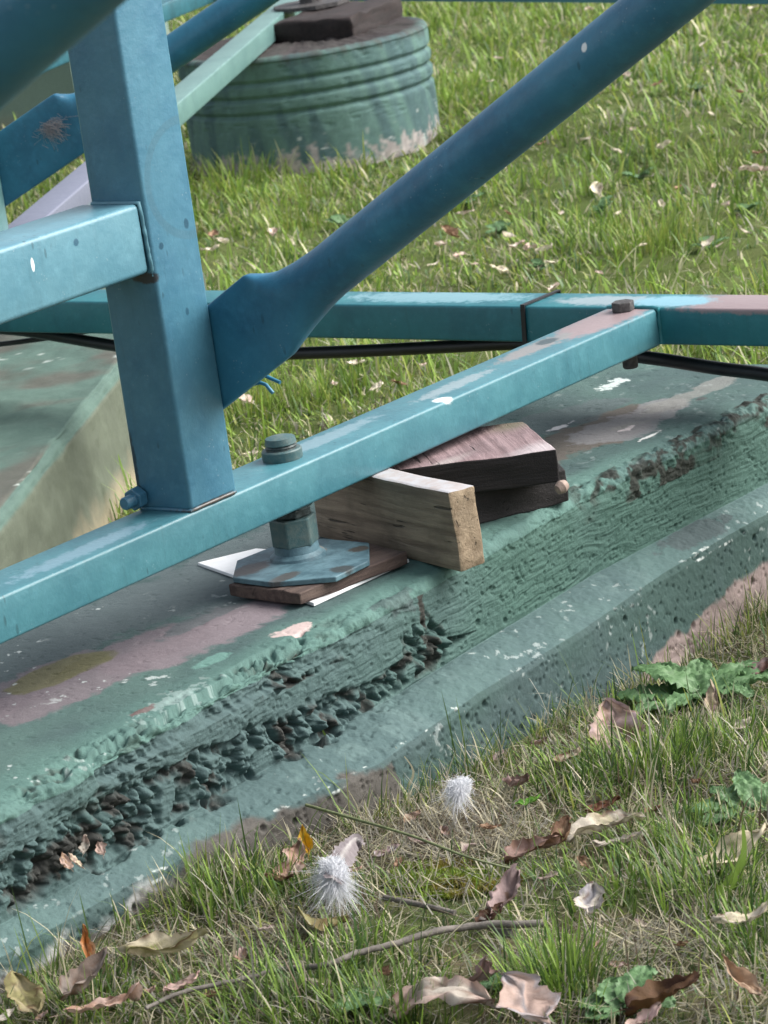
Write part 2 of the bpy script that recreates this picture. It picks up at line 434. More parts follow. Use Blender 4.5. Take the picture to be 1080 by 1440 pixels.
# ------------------------------------------------------------------ front concrete plinth (dense swept profile with real relief)
PAINT = np.array(lin(84, 109, 104)); PAINT_B = np.array(lin(72, 92, 92)); PAINT_G = np.array(lin(64, 91, 83)); PAINT_T = np.array(lin(88, 121, 113))
RAW = np.array(lin(82, 79, 75)); RAWP = np.array(lin(136, 122, 118)); MAUVE = np.array(lin(122, 112, 117)); OLIVE = np.array(lin(104, 102, 70)); GREY = np.array(lin(92, 104, 106)); BROWN = np.array(lin(52, 44, 40))
def blob(u, v, cu, cv, ru, rv, warp=.35, s=0, ns=18):
    d = np.hypot((u - cu) / ru, (v - cv) / rv) + (fbm(u * ns * .8 + v * ns * .6, v * ns * .8 - u * ns * .6, s, 6, .66) - .5) * 3.2 * warp
    return sst(1.10, .88, d)
def front_plinth():
    uu = np.linspace(-.80, 1.21, 1280)
    vtop = np.interp(uu, [-.8, -.4, -.06, .145, .6, 1.04, 1.3], [-.178, -.160, -.138, -.132, -.096, -.098, -.098])
    vout = np.interp(uu, [-.8, -.38, -.15, 0, .22, .45, .68, .85, 1.3], [-.192, -.188, -.205, -.220, -.190, -.176, -.146, -.138, -.138])
    r = .016; zt = BT - .145; zin = .088; zo = .070; vb = .30
    segs = []
    rows = []; reg = []
    def seg(n, fv, fz, tagv):
        for k in range(n):
            t_ = k / n
            rows.append((fv(t_), fz(t_))); reg.append((tagv, t_))
    seg(8, lambda t: vb + 0 * uu, lambda t: -.06 + (zt + .06) * t + 0 * uu, 0)
    seg(210, lambda t: vb + (vtop + r - vb) * t, lambda t: zt + 0 * uu, 1)
    seg(18, lambda t: vtop + r - r * math.sin(t * math.pi / 2), lambda t: zt - r + r * math.cos(t * math.pi / 2) + 0 * uu, 2)
    seg(96, lambda t: vtop + .004 * t, lambda t: zt - r + (zin - zt + r) * t + 0 * uu, 3)
    seg(44, lambda t: vtop + .004 + (vout - vtop - .004) * t, lambda t: zin + (zo - zin) * t ** 1.5 + 0 * uu, 4)
    seg(5, lambda t: vout - .004 * t, lambda t: zo - .006 * t + 0 * uu, 5)
    seg(56, lambda t: vout - .004 - .008 * t, lambda t: zo - .006 - (zo + .030) * t + 0 * uu, 5)
    seg(18, lambda t: vout - .012 - .055 * t, lambda t: -.036 - .07 * t + 0 * uu, 6)
    Vv = np.stack([a + 0 * uu for a, b in rows], 1); Zz = np.stack([b + 0 * uu for a, b in rows], 1)
    Ug = np.repeat(uu[:, None], Vv.shape[1], 1)
    rg = np.array([a for a, b in reg])[None, :] + 0 * Ug; tt = np.array([b for a, b in reg])[None, :] + 0 * Ug
    dv_ = np.gradient(Vv, axis=1); dz_ = np.gradient(Zz, axis=1); L = np.hypot(dv_, dz_) + 1e-9
    nv_, nz_ = dz_ / L, -dv_ / L                       # outward normal
    k5 = np.ones(9) / 9
    nv_ = np.apply_along_axis(lambda a: np.convolve(np.pad(a, 4, 'edge'), k5, 'valid'), 1, nv_); nz_ = np.apply_along_axis(lambda a: np.convolve(np.pad(a, 4, 'edge'), k5, 'valid'), 1, nz_)
    # arc length coordinate so that noise is not stretched
    s = np.cumsum(np.concatenate([np.zeros((len(uu), 1)), np.hypot(np.diff(Vv, axis=1), np.diff(Zz, axis=1))], 1), 1)
    top = (rg == 1); rnd = (rg == 2); frt = (rg == 3); led = (rg == 4); low = (rg == 5); foot = (rg == 6)
    d = np.zeros_like(Ug)
    d += (fbm(Ug * 9, s * 9, 1, 4) - .5) * .006
    d += top * ((fbm(Ug * 60, s * 60, 5, 4) - .5) * .0012 - sst(.70, .78, fbm(Ug * 95, s * 95, 8, 3)) * .0008)
    edge = np.where(top, sst(.93, 1.0, tt), np.where(rnd, 1, np.where(frt, sst(.16, 0, tt), 0)))
    d += edge * ((fbm(Ug * 42, s * 42, 14, 4) - .55) * .011 * (.35 + sst(.35, .7, fbm(Ug * 7, s * 2, 15, 2))) - .002)
    # board grain on the upper face, with a knot
    ku, kz = PY(885, 772, -.12)[0], PY(885, 772, -.12)[2]
    kd = np.hypot((Ug - ku) / 1.6, Zz - kz); warp = .016 * np.exp(-(kd / .03) ** 2)
    gzc = Zz + warp * np.sign(Zz - kz) * .8 + (fbm(Ug * 6, s * 10, 18, 3) - .5) * .02
    grain = fbm(Ug * 24 + gzc * 60, gzc * 380 + (fbm(Ug * 30, s * 30, 25, 2) - .5) * 3, 23, 3, .6) - .5
    spread = fbm(Ug * 5, s * 30, 24, 2)
    d += frt * grain * .0014 * (.45 + .9 * sst(.3, .6, spread)) * sst(-.25, .25, Ug)
    d += frt * (grain * .0020 + (fbm(Ug * 75, s * 75, 27, 4) - .5) * .0034) * (1 - .5 * sst(-.1, .3, Ug))
    # pits
    wf, wi = worley(Ug * 46, s * 46, 33)
    pit = sst(.18 + .2 * fbm(Ug * 30, s * 30, 34, 2), .10, wf) * (wi > .86) * sst(.35, .6, fbm(Ug * 8, s * 12, 35, 2))
    d -= (low * .0055 + frt * .004 + led * .0015 + edge * .002) * pit
    wf2, wi2 = worley(Ug * 120, s * 120, 37)
    d -= (low * .0022 + frt * .0016 + foot * .002) * sst(.38, .2, wf2) * (wi2 > .80)
    # honeycombed pockets: pebbles showing where the mortar ran out
    ra0, rb0 = Ug * .82 + s * .57, s * .82 - Ug * .57
    hz = np.zeros_like(Ug); T = frt * tt + (rg == 2) * 0
    cen = np.interp(Ug, [-.8, -.45, -.25, -.05, .12, .22, .3], [.75, .62, .66, .78, .84, .72, .8])
    wid = np.interp(Ug, [-.8, -.55, -.35, -.15, .02, .12, .22, .27, .33], [.30, .36, .46, .40, .30, .2, .26, .1, 0])
    hz = frt * sst(1.0, .55, np.abs(T - cen) / (wid + 1e-4))
    hz *= sst(.36, .52, fbm(Ug * 20, s * 24, 41, 3) + .20 * sst(.5, 1, hz) + .04)
    cl1 = frt * np.exp(-(((Ug - .225) / .045) ** 2 + ((T - .62) / .42) ** 2)); hz = np.maximum(hz, sst(.3, .7, cl1 + (fbm(Ug * 40, s * 40, 44, 3) - .5) * .6))
    hl = led * sst(.34, 0, tt) * sst(.28, .1, Ug); hz = np.maximum(hz, hl * sst(.4, .6, fbm(Ug * 26, s * 26, 46, 3)))
    he = np.where(rnd | (top & (tt > .95)) | (frt & (tt < .25)), 1., 0.) * (np.exp(-((Ug + .02) / .085) ** 2) + .7 * np.exp(-((Ug + .42) / .16) ** 2))
    hz = np.maximum(hz, he * sst(.45, .62, fbm(Ug * 22, s * 30, 48, 3) + .1))
    hz *= sst(.30, .46, fbm(ra0 * 34, rb0 * 34, 59, 3))
    wx = (fbm(Ug * 38, s * 38, 50, 3) - .5) * 1.1; wy = (fbm(Ug * 38, s * 38, 53, 3) - .5) * 1.1
    pf, pi_ = worley(ra0 * 52 + wx, rb0 * 60 + wy, 55); pg, pj = worley(ra0 * 105 + wy, rb0 * 110 + wx, 58)
    dome = np.clip(1 - (pf / (.40 + .22 * pi_)) ** 2, 0, 1) ** .42 * (.25 + .9 * pi_); dome2 = np.clip(1 - (pg / .5) ** 2, 0, 1) ** .45 * (.2 + pj)
    d += hz * (-.0150 + .0135 * dome + .0060 * dome2 + (fbm(Ug * 150, s * 150, 57, 3) - .5) * .006 + sst(.55, .7, fbm(ra0 * 30, rb0 * 44, 60, 2)) * .007)
    d += led * ((fbm(Ug * 50, s * 50, 61, 4) - .5) * .004) + low * ((fbm(Ug * 55, s * 55, 63, 4) - .5) * .0026)
    d += foot * ((fbm(Ug * 22, s * 22, 65, 4) - .5) * .03) + foot * (fbm(Ug * 90, s * 90, 66, 3) - .5) * .006
    # rough dark crust along the right top edge
    crust = np.where(rnd | (frt & (tt < .3)) | (top & (tt > .975)), 1., 0.) * sst(.52, .66, Ug) * sst(.40, .55, fbm(Ug * 12, s * 20, 71, 3))
    d += crust * (fbm(Ug * 110, s * 110, 73, 3) - .45) * .009
    d += (frt | rnd | led | low) * ((fbm(ra0 * 190, rb0 * 190, 75, 3, .6) - .5) * .0014 - sst(.66, .76, fbm(ra0 * 85, rb0 * 120, 76, 3)) * .0018 * sst(.4, .6, fbm(Ug * 6, s * 9, 77, 2)))
    brk = np.where((top & (tt > .985)) | rnd | (frt & (tt < .14)), 1., 0.) * sst(.12, -.1, Ug) * sst(.42, .56, fbm(Ug * 15, s * 15, 78, 3))
    d -= brk * (.004 + .012 * fbm(ra0 * 60, rb0 * 60, 79, 4, .6))
    Vn = Vv + d * nv_; Zn = Zz + d * nz_
    Pt = np.stack([Ug, Vn, Zn], -1)
    # ---- pigments, with skylight tone painted into ledge and lower face
    f1 = fbm(Ug * 7, s * 7, 81, 4)[..., None]; f2 = fbm(Ug * 26, s * 26, 83, 4)[..., None]; f3 = fbm(Ug * 3, s * 9, 85, 3)[..., None]
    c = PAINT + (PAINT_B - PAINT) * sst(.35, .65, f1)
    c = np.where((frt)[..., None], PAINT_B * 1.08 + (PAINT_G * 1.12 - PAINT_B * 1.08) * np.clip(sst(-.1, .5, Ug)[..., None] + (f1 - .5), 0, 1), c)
    c = np.where(low[..., None], PAINT_B * .80 + (PAINT_G - PAINT_B) * sst(.4, .7, f1) * .5, c)  # lower face darkened in colour, standing in for the weaker skylight there
    c = np.where(led[..., None], PAINT_B * 1.15 + (PAINT - PAINT_B) * sst(.4, .7, f1) * .5, c)  # dusty, faded ledge, lightened further to paint in the skylight it catches
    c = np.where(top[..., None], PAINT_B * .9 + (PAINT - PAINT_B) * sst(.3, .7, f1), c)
    # clean turquoise strip along the edge of the top
    band = (top * sst(.055 + .04 * (1 - sst(-.3, .5, Ug)), .018, np.abs(Vv - vtop[:, None]) - .012 + (f2[..., 0] - .5) * .05) + rnd * 1.) * (1 - .75 * sst(.62, .85, Ug))
    c = c + (PAINT_T - c) * np.clip(band * (.75 + .4 * (f2[..., 0] - .5)), 0, 1)[..., None]
    # smoother pale runs on the ledge
    c = c + (np.array(lin(100, 122, 120)) - c) * (led * sst(.55, .72, f2[..., 0]) * .5)[..., None]
    def lay(c, colr, m): return c + (colr - c) * np.clip(m, 0, 1)[..., None]
    tp = top * 1.
    def tb(x, y, ru, rv, colr, a=1., s_=0, warp=.35, ns=18):
        nonlocal c
        P = PZ(x, y, zt); c = lay(c, np.array(colr), a * tp * blob(Ug, Vv, P[0], P[1], ru, rv, warp, s_, ns))
    tb(120, 880, .5, .075, GREY * .9, .85, 91, .5); tb(330, 800, .25, .09, GREY * .95, .8, 92, .5)
    tb(300, 885, .17, .052, MAUVE, .95, 93, .3); tb(150, 940, .20, .055, MAUVE * .9, .9, 94, .4); tb(0, 985, .18, .05, MAUVE * .95, .8, 95, .4)
    tb(85, 945, .075, .032, OLIVE, .85, 96, .35); tb(120, 935, .05, .02, OLIVE * .8, .6, 97, .3); tb(300, 862, .10, .018, GREY * .8, .7, 98, .5)
    tb(300, 926, .03, .012, PAINT_T * 1.35, .9, 99, .5); tb(240, 985, .05, .012, lin(140, 160, 156), .7, 100, 1.3, 90); tb(200, 1000, .02, .006, lin(110, 70, 70), .7, 101, .6, 60)
    tb(830, 612, .14, .06, lin(98, 90, 84), .9, 102, .5); tb(900, 590, .12, .05, lin(128, 128, 130), .8, 103, .6); tb(800, 585, .10, .05, GREY * .85, .8, 104, .5); tb(960, 560, .12, .025, lin(130, 130, 126), .7, 105, .6)
    tb(785, 601, .022, .008, lin(210, 208, 208), .95, 106, .8, 70); tb(915, 612, .030, .005, lin(225, 225, 222), .95, 107, .9, 70); tb(880, 603, .014, .005, lin(200, 190, 190), .9, 108, .9, 70); tb(860, 540, .03, .012, lin(205, 215, 212), .8, 109, 1.1, 80); tb(985, 562, .012, .006, lin(70, 70, 70), .8, 110, .8, 60)
    ra, rb = Ug * .8 + s * .6, s * .8 - Ug * .6
    fl = sst(.705, .735, fbm(ra * 75, rb * 75, 113, 4, .6)) * sst(.50, .66, fbm(ra * 9, rb * 9, 114, 3))
    c = lay(c, np.array(lin(190, 198, 196)), fl * (tp * .8 * (1 - .8 * sst(.45, .6, Ug)) + led * .4 + low * .3 + rnd * .4))
    edgefl = ((led & (tt > .93)) | (low & (tt < .03)))
    c = lay(c, np.array(lin(205, 212, 208)), edgefl * sst(.64, .72, fbm(ra * 40 + 3, rb * 90, 116, 4, .65)) * sst(.45, .6, fbm(Ug * 5, s * 5, 117, 2)) * .8)
    # bare concrete: foot, and below the ragged end of the paint on the left
    zb = np.interp(Ug, [-.8, -.42, -.36, -.25, -.05, .02, .07, .40, .55, .7, .9, 1.2], [.045, .045, .06, .072, .066, .055, -.1, -.1, -.03, -.005, .008, .01]) + (fbm(Ug * 24, s * 24, 118, 4) - .5) * .034
    raw = sst(.004, -.004, Zz - zb) * (low | foot | (led & (Ug < .05)))
    rawc = (RAW + (RAWP - RAW) * sst(.2, .6, Ug)[..., None]) * (.62 + .7 * f2)
    c = c + (rawc - c) * raw[..., None]
    lime = sst(.0, .010, Zz - zb + .012) * sst(.016, .0, Zz - zb) * (low | led) * (Ug < .0) * sst(.42, .6, fbm(Ug * 30, s * 30, 119, 3))
    c = lay(c, np.array(lin(200, 200, 198)), lime * .6 * sst(-.30, -.36, Ug))
    # old brown earth and dead moss lodged in the honeycomb and the crust, unpainted pink knock at the edge
    br = hz * sst(.52, .64, fbm(Ug * 38, s * 38, 121, 3)) * .8
    c = lay(c, BROWN, br); c = lay(c, np.array(lin(44, 43, 39)), crust * .9 * sst(.4, .55, fbm(Ug * 60, s * 60, 123, 3)))
    Pk = PZ(415, 886, zt); c = lay(c, np.array(lin(186, 168, 164)), (top | rnd | (frt & (tt < .2))) * blob(Ug, Vv, Pk[0], Pk[1] + .004, .026, .014, .5, 125, 60))
    Ps = PY(600, 870, -.13); c = lay(c, BROWN, frt * blob(Ug, Zz, Ps[0], Ps[2] + .01, .006, .035, .6, 127, 50) * .85)
    Pe = PY(560, 820, -.13); c = lay(c, GREY * .6, (frt | rnd) * blob(Ug, Zz, Pe[0], Pe[2], .04, .035, .6, 128, 40) * .6)
    Pd = PZ(975, 745, zin); c = lay(c, GREY * .65, led * blob(Ug, Vv, Pd[0], Pd[1], .07, .02, .5, 129, 50) * .8)
    nvv = Vv.shape[1]
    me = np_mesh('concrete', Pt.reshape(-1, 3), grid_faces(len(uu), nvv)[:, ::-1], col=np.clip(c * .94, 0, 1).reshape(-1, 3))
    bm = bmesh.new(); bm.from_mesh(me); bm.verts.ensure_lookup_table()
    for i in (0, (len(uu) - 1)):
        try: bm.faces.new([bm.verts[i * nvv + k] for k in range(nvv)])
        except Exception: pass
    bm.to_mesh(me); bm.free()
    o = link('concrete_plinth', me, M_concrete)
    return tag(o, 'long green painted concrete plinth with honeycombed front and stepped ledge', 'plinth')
front_plinth()

def block_plinth(name, label, o, ax, length, width, z0, z1, group=None, seed=0, colr=np.array(lin(82, 104, 96)), side=None):
    """plain painted concrete block: o = ground corner on the right-hand edge, running along ax, width to the left"""
    ax = np.array(ax) / np.linalg.norm(ax); n = np.array([-ax[1], ax[0]])
    m = int(length / .008); uu = np.linspace(0, length, m)
    prof = []; r = .012
    for k in range(40): prof.append((-.012 * (1 - k / 40), z0 + (z1 - r - z0) * k / 40, 0))
    for k in range(8): a = k / 8 * math.pi / 2; prof.append((r - r * math.cos(a), z1 - r + r * math.sin(a), 1))
    for k in range(81): prof.append((r + (width - 2 * r) * k / 80, z1, 2))
    for k in range(1, 9): prof.append((width, z1 - (z1 - z0) * k / 8, 0))
    pr = np.array(prof); A = pr[:, 0][None, :] + 0 * uu[:, None]; Z = pr[:, 1][None, :] + 0 * A; U = uu[:, None] + 0 * A; rg = pr[:, 2][None, :] + 0 * A
    s = A + Z
    d = (fbm(U * 12, s * 12, seed, 4) - .5) * .012 + (fbm(U * 70, s * 70, seed + 3, 3) - .5) * .003
    d -= (rg == 1) * fbm(U * 25, s * 25, seed + 5, 3) * .006
    A2 = A - d * (rg < 2); Z2 = Z + d * (rg > 0)
    P = np.stack([o[0] + ax[0] * U + n[0] * A2, o[1] + ax[1] * U + n[1] * A2, Z2], -1)
    f1 = fbm(U * 6, s * 6, seed + 7, 4)[..., None]; f2 = fbm(U * 20, s * 20, seed + 9, 4)[..., None]
    c = colr * (.8 + .45 * f2) + 0 * P; sdc = side if side is not None else np.array(lin(90, 97, 84))
    c = np.where((rg == 0)[..., None], sdc * (.75 + .5 * f2), c)
    c = c + (np.array(lin(86, 82, 76)) - c) * (sst(.40, .60, f1) * (rg == 2)[..., None] * .8)
    c = c + (np.array(lin(196, 205, 200)) - c) * (sst(.70, .74, fbm((U*.8+s*.6) * 50, (s*.8-U*.6) * 50, seed + 11, 4, .6)) * sst(.5, .65, fbm(U * 8, s * 8, seed + 13, 2)) * (rg == 2))[..., None] * .7
    c = c + (np.array(lin(150, 140, 118)) - c) * (sst(.05, .0, Z + (f2[..., 0] - .5) * .05)[..., None] * (rg == 0)[..., None])
    me = np_mesh(name, P.reshape(-1, 3), grid_faces(m, len(prof))[:, ::-1], col=c.reshape(-1, 3))
    bm = bmesh.new(); bm.from_mesh(me); bm.verts.ensure_lookup_table(); q = len(prof)
    for i in (0, m - 1): bm.faces.new([bm.verts[i * q + k] for k in range(q)])
    bmesh.ops.recalc_face_normals(bm, faces=bm.faces[:]); bm.to_mesh(me); bm.free()
    return tag(link(name, me, M_concrete), label, 'plinth', group)
ZB2 = BT - .172
e1 = PZ(0, 728, ZB2); e2 = PZ(167, 518, ZB2); dax = (e2 - e1)[:2]; dax /= np.linalg.norm(dax)
block_plinth('concrete_plinth', 'plain mossy concrete plinth behind the blue post, under a black conduit', e1[:2] - dax * .6, dax, 2.35, .62, -.08, ZB2, None, 210)
q3 = PG(105, 176)
block_plinth('concrete_plinth', 'low pale green concrete plinth far behind the upper rail', (PG(108, 168)[0] , PG(108, 168)[1]), (dax[0], dax[1]), 1.6, 1.0, -.08, .36, None, 260, np.array(lin(104, 124, 116)), np.array(lin(112, 132, 124)))

# ------------------------------------------------------------------ concrete drum
bl = PG(268, 236); br_ = PG(628, 196)
DR = .312
dc = PG(440, 247); fwd = np.array([W_[0], W_[1], 0]); fwd /= np.linalg.norm(fwd)
mid = PZ(447, 214, 0); dcen = np.array([mid[0], mid[1], 0])
def drum():
    n = 220; th = np.linspace(0, 2 * math.pi, n, endpoint=False)
    H = .288
    prof = []
    for k in range(150):
        z = -.05 + (H + .05 - .012) * k / 149
        r = DR + .004 * z / H
        for zc, dp, wd in ((.150, .0085, .006), (.190, .009, .006), (.228, .008, .006)):
            r -= dp * math.exp(-((z - zc) / wd) ** 2)
        prof.append((r, z, 0))
    for k in range(6): a = k / 5 * math.pi / 2; prof.append((DR - .010 + .014 * math.cos(a), H - .012 + .012 * math.sin(a), 1))
    for k in range(1, 16): prof.append(((DR - .010) * (1 - k / 15.2), H, 2))
    p = np.array(prof); Rr = p[:, 0][:, None] + 0 * th[None]; Z = p[:, 1][:, None] + 0 * Rr; T = th[None, :] + 0 * Rr; rg = p[:, 2][:, None] + 0 * Rr
    # seamless noise on the wall via two planar charts is enough at this distance
    nx = np.cos(T) * 3; ny = np.sin(T) * 3
    d = (fbm(nx * 2 + Z * 3, ny * 2 + Z * 3, 300, 3) - .5) * .006 + (fbm(nx * 22 + Z * 40, ny * 22 - Z * 60, 305, 3) - .5) * .0025
    d -= sst(.66, .76, fbm(nx * 9 + Z * 60, ny * 9, 307, 3)) * .003 * (Z > .1)
    Rr = Rr + d * (rg < 2); Z2 = Z + (rg == 2) * ((fbm(nx * Rr * 20, ny * Rr * 20, 309, 4) - .5) * .02)
    P = np.stack([dcen[0] + Rr * np.cos(T), dcen[1] + Rr * np.sin(T), Z2], -1)
    f2 = fbm(nx * 8 + Z * 20, ny * 8 + Z * 31, 311, 4)[..., None]; f1 = fbm(nx * 3 + Z * 9, ny * 3, 313, 3)[..., None]
    c = np.array(lin(96, 126, 120)) + (np.array(lin(80, 106, 108)) - np.array(lin(96, 126, 120))) * sst(.35, .65, f1) + 0 * P; c = c * (.8 + .4 * f2)
    zz = Z[..., None]
    bare = sst(.012, -.012, zz - .035 - (f2 - .5) * .13)
    c = c + (np.array(lin(176, 166, 164)) * (.6 + .8 * fbm(nx * 40 + Z * 90, ny * 40, 315, 2)[..., None]) - c) * bare * .9
    chip = sst(.66, .72, fbm(nx * 9 + Z * 70, ny * 9 + Z * 44, 317, 4, .65))[..., None] * sst(.56, .72, f1) * sst(.12, .07, Z)[..., None]
    c = c + (np.array(lin(200, 206, 204)) - c) * chip
    dark = np.clip(sst(.262, .30, Z + (f2[..., 0] - .5) * .05) * .8 + (rg == 2), 0, 1)[..., None]
    c = c + (np.array(lin(58, 46, 46)) * (.6 + .8 * f2) - c) * dark * .9
    me = np_mesh('drum', P.reshape(-1, 3), grid_faces(len(prof), n, True), col=c.reshape(-1, 3))
    o = empty('concrete_drum', (dcen[0], dcen[1], 0), 'round ribbed green concrete drum pier standing in the grass', 'pier')
    link('drum_body', me, M_concrete, o)
    return o
drum()
# packing on the drum, under the far beam
dk = wood('dark_oily_timber', lin(32, 25, 25), lin(48, 37, 36), (1, 0))
rgt3 = np.array([R_[0], R_[1], 0]) / np.hypot(R_[0], R_[1])
pc = dcen + rgt3 * .10 + fwd * .06
tag(link('timber_packer', box_mesh('packer', (-.16, -.11, -.004), (.16, .11, .052), .006, 2, Matrix.Translation((pc[0], pc[1], .287)) @ Matrix.Rotation(.25, 4, 'Z'), 6, .008), dk),
    'dark oily packing timber on top of the concrete drum', 'timber')

# ------------------------------------------------------------------ near steel frame
FR = empty('steel_frame', (0, 0, BT - .05), 'bolted blue steel frame of post, beams, rail and brace on the plinth', 'frame')
def lean(me, k=.010):
    for v in me.vertices: v.co.x += k * (v.co.z - BT)
    return me
link('post', lean(box_mesh('post', (0, 0, BT + .0015), (.0805, .080, BT + .85), .005, 4)), M_post, FR)
weld('weld_bead', [(.002, .078, BT + .0015), (.001, .002, BT + .0015), (.079, .001, BT + .0015)], .0024, FR, M_post, 3)
bb = link('base_beam', box_mesh('base_beam', (-.95, 0, BT - .05), (.9505, .080, BT), .004, 4), M_beam, FR)
link('cross_beam', box_mesh('cross_beam', (.952, -1.6, BT - .05), (1.032, 2.9, BT + .0005), .004, 4), M_cross, FR)
weld('weld_bead', [(.9515, .0, BT - .048), (.9515, -.0005, BT), (.952, .08, BT + .001)], .0035, FR, M_cross, 5)
link('side_rail', box_mesh('side_rail', (-1.1, .006, BT + .274), (.002, .092, BT + .352), .006, 4), M_rail, FR)
weld('weld_bead', [(.002, .076, BT + .352), (.002, .006, BT + .352), (.004, .004, BT + .27)], .0026, FR, M_rail, 6)
# brace pipe with a flattened end, in the plane X = const, rising towards -Y
cA = PX(660, 223.5, .112); cB = PX(938, 0, .112)
pd = (cB - cA) / np.linalg.norm(cB - cA); pn = np.cross(np.array([1, 0, 0]), pd)      # in-plane normal
def brace(name, c0, d, nrm, side, rad, lflat, ltot, mat, parent, plate_off, hw=.047, th=.006):
    """loft: flat plate -> crease -> round pipe. c0 = pipe axis at crease, d = axis, nrm = in-plane, side = out-of-plane (plate lies towards -side)"""
    V = []; n = 40; st = []
    for k in range(9): st.append((-lflat + (lflat - .004) * k / 8, 0.0))
    for k, f in ((.0, .05), (.010, .30), (.022, .55), (.038, .76), (.060, .92), (.085, 1.0)): st.append((k, f))
    for k in range(1, 22): st.append((.085 + (ltot - .085) * k / 21, 1.0))
    for x, f in st:
        a = hw + (rad - hw) * f; b = th + (rad - th) * f; e = .35 + .65 * f; off = plate_off * (1 - f)
        sk = 0.0
        for k in range(n):
            t = 2 * math.pi * k / n; cs, sn = math.cos(t), math.sin(t)
            px = math.copysign(abs(cs) ** e, cs) * a; py = math.copysign(abs(sn) ** e, sn) * b
            xs = x + (px * .35 * (1 - abs(2 * min(max((x + .0) / .085, 0), 1) - 1)) if 0 <= x <= .085 else 0)
            V.append(c0 + d * xs + nrm * px + side * (py + off))
    F = []
    m = len(st)
    for i in range(m - 1):
        for k in range(n): F.append((i * n + k, i * n + (k + 1) % n, (i + 1) * n + (k + 1) % n, (i + 1) * n + k))
    F.append(tuple(range(n - 1, -1, -1))); F.append(tuple((m - 1) * n + k for k in range(n)))
    me = mesh(name, V, F, True)
    bm = bmesh.new(); bm.from_mesh(me); bmesh.ops.recalc_face_normals(bm, faces=bm.faces[:]); bm.to_mesh(me); bm.free()
    try: me.set_sharp_from_angle(angle=math.radians(45))
    except Exception: pass
    return link(name, me, mat, parent)
crease = PX(398, 433, .112); crease = cA + pd * np.dot(crease - cA, pd)
brace('brace_pipe', crease, pd, pn, np.array([1., 0, 0]), .0302, .20, 1.35, M_pipe, FR, -.022, .052, .007)
# levelling foot (threaded rod, collar, nut, plate)
lu, lv = .216, .044
rod = [(.0135 + (.0012 if k % 2 else 0), BT - .125 + k * .0026) for k in range(int(.150 / .0026))]
LF = link('levelling_foot', lathe('rod', rod + [(.012, BT + .0265), (.004, BT + .0275)], (lu, lv, 0), n=24), M_rod, FR)
link('collar', lathe('collar', [(.0165, BT), (.0235, BT), (.0240, BT + .002), (.0240, BT + .011), (.0225, BT + .0125), (.0180, BT + .0125), (.0165, BT + .010), (.0165, BT)], (lu, lv, 0), n=36, cap=False), M_nut, LF)
link('cap', lathe('cap', [(.0185, BT + .018), (.0190, BT + .019), (.0175, BT + .026), (.012, BT + .0275), (.001, BT + .028)], (lu, lv, 0), n=12), M_nut, LF)
link('thread_ring', lathe('thread_ring', [(.0175, BT + .0105), (.0185, BT + .0115), (.0180, BT + .014), (.0187, BT + .0155), (.0170, BT + .0175)], (lu, lv, 0), n=28), M_rod, LF)
link('washer', lathe('washer', [(.026, BT - .058), (.027, BT - .057), (.027, BT - .052), (.026, BT - .0505)], (lu, lv, 0), n=32), M_nut, LF)
link('nut', hexprism('nut', (lu, lv, BT - .104), .0285, .034, rot=.62, bev=.002), M_nut, LF)
link('lock_nut', hexprism('lock_nut', (lu, lv, BT - .069), .0245, .010, rot=.15, bev=.0015), M_rod, LF)
pp = [PZ(x, y, BT - .119) for x, y in ((327, 812), (333, 788), (386, 767), (455, 757), (519, 763), (519, 788), (472, 811), (382, 819))]
pp = [np.array([p[0], p[1], BT - .119]) for p in pp][::-1]
link('foot_plate', poly_prism('foot_plate', pp, .0065, .0012), M_plate, LF)
link('plate_boss', lathe('plate_boss', [(.034, BT - .1195), (.033, BT - .116), (.027, BT - .112), (.026, BT - .103)], (lu, lv, 0), n=32), M_plate, LF)
# bolts
hb = PZ(870, 437, BT)
B1 = link('bolt', hexprism('bolt', (hb[0], .044, BT), .0155, .013, rot=.5), M_rust, FR)
link('nut', lathe('nut_stack', [(.017, BT - .058), (.017, BT - .0505)], (hb[0], .044, 0), n=6), M_rust, B1)
link('bolt_end', lathe('bolt_end', [(.009, BT - .078), (.0105, BT - .076), (.0105, BT - .050)], (hb[0], .044, 0), n=16), M_rust, B1)
sb = np.array([-.001, .074, BT + .016])
B2 = link('bolt', lathe('bolt', [(.0075, 0), (.0075, .026), (.0065, .0275)], sb, (-1, 0, -.05), n=18), M_post, FR)
link('nut', hexprism('side_nut', sb, .0135, .013, (-1, 0, -.05), .2), M_post, B2)
# twist of tie wire under the brace plate
for pts in (((352, 541), (366, 538), (374, 541), (379, 547), (384, 553)), ((358, 527), (372, 528), (383, 533), (394, 538))):
    link('tie_wire', tube('tie_wire', [PX(x, y, .104) for x, y in pts], .0022, 8), M_pipe, FR)

# zip tie and conduit
zt_ = PX(737, 432, .952)
yt = zt_[1]
def ziptie():
    z0, z1, u0, u1 = BT - .066, BT + .0022, .9500, 1.0340
    loop = [(u0, z0), (u0, z1), (u1, z1), (u1, z0)]
    V = []; F = []; n = len(loop); w2 = .0035; th = .0018
    cx = (u0 + u1) / 2; cz = (z0 + z1) / 2
    for (a, z) in loop:
        for da, dy in ((0, -w2), (0, w2), (th, w2), (th, -w2)):
            sx = 1 if a > cx else -1; sz = 1 if z > cz else -1
            V.append((a + sx * da, yt + dy + (.006 if z < cz else 0), z + sz * da))
    for i in range(n):
        j = (i + 1) % n
        for k in range(4): F.append((i * 4 + k, i * 4 + (k + 1) % 4, j * 4 + (k + 1) % 4, j * 4 + k))
    return mesh('zip_tie', V, F)
tag(link('zip_tie', ziptie(), M_hose), 'black zip tie strapped round the teal cross beam', 'tie')
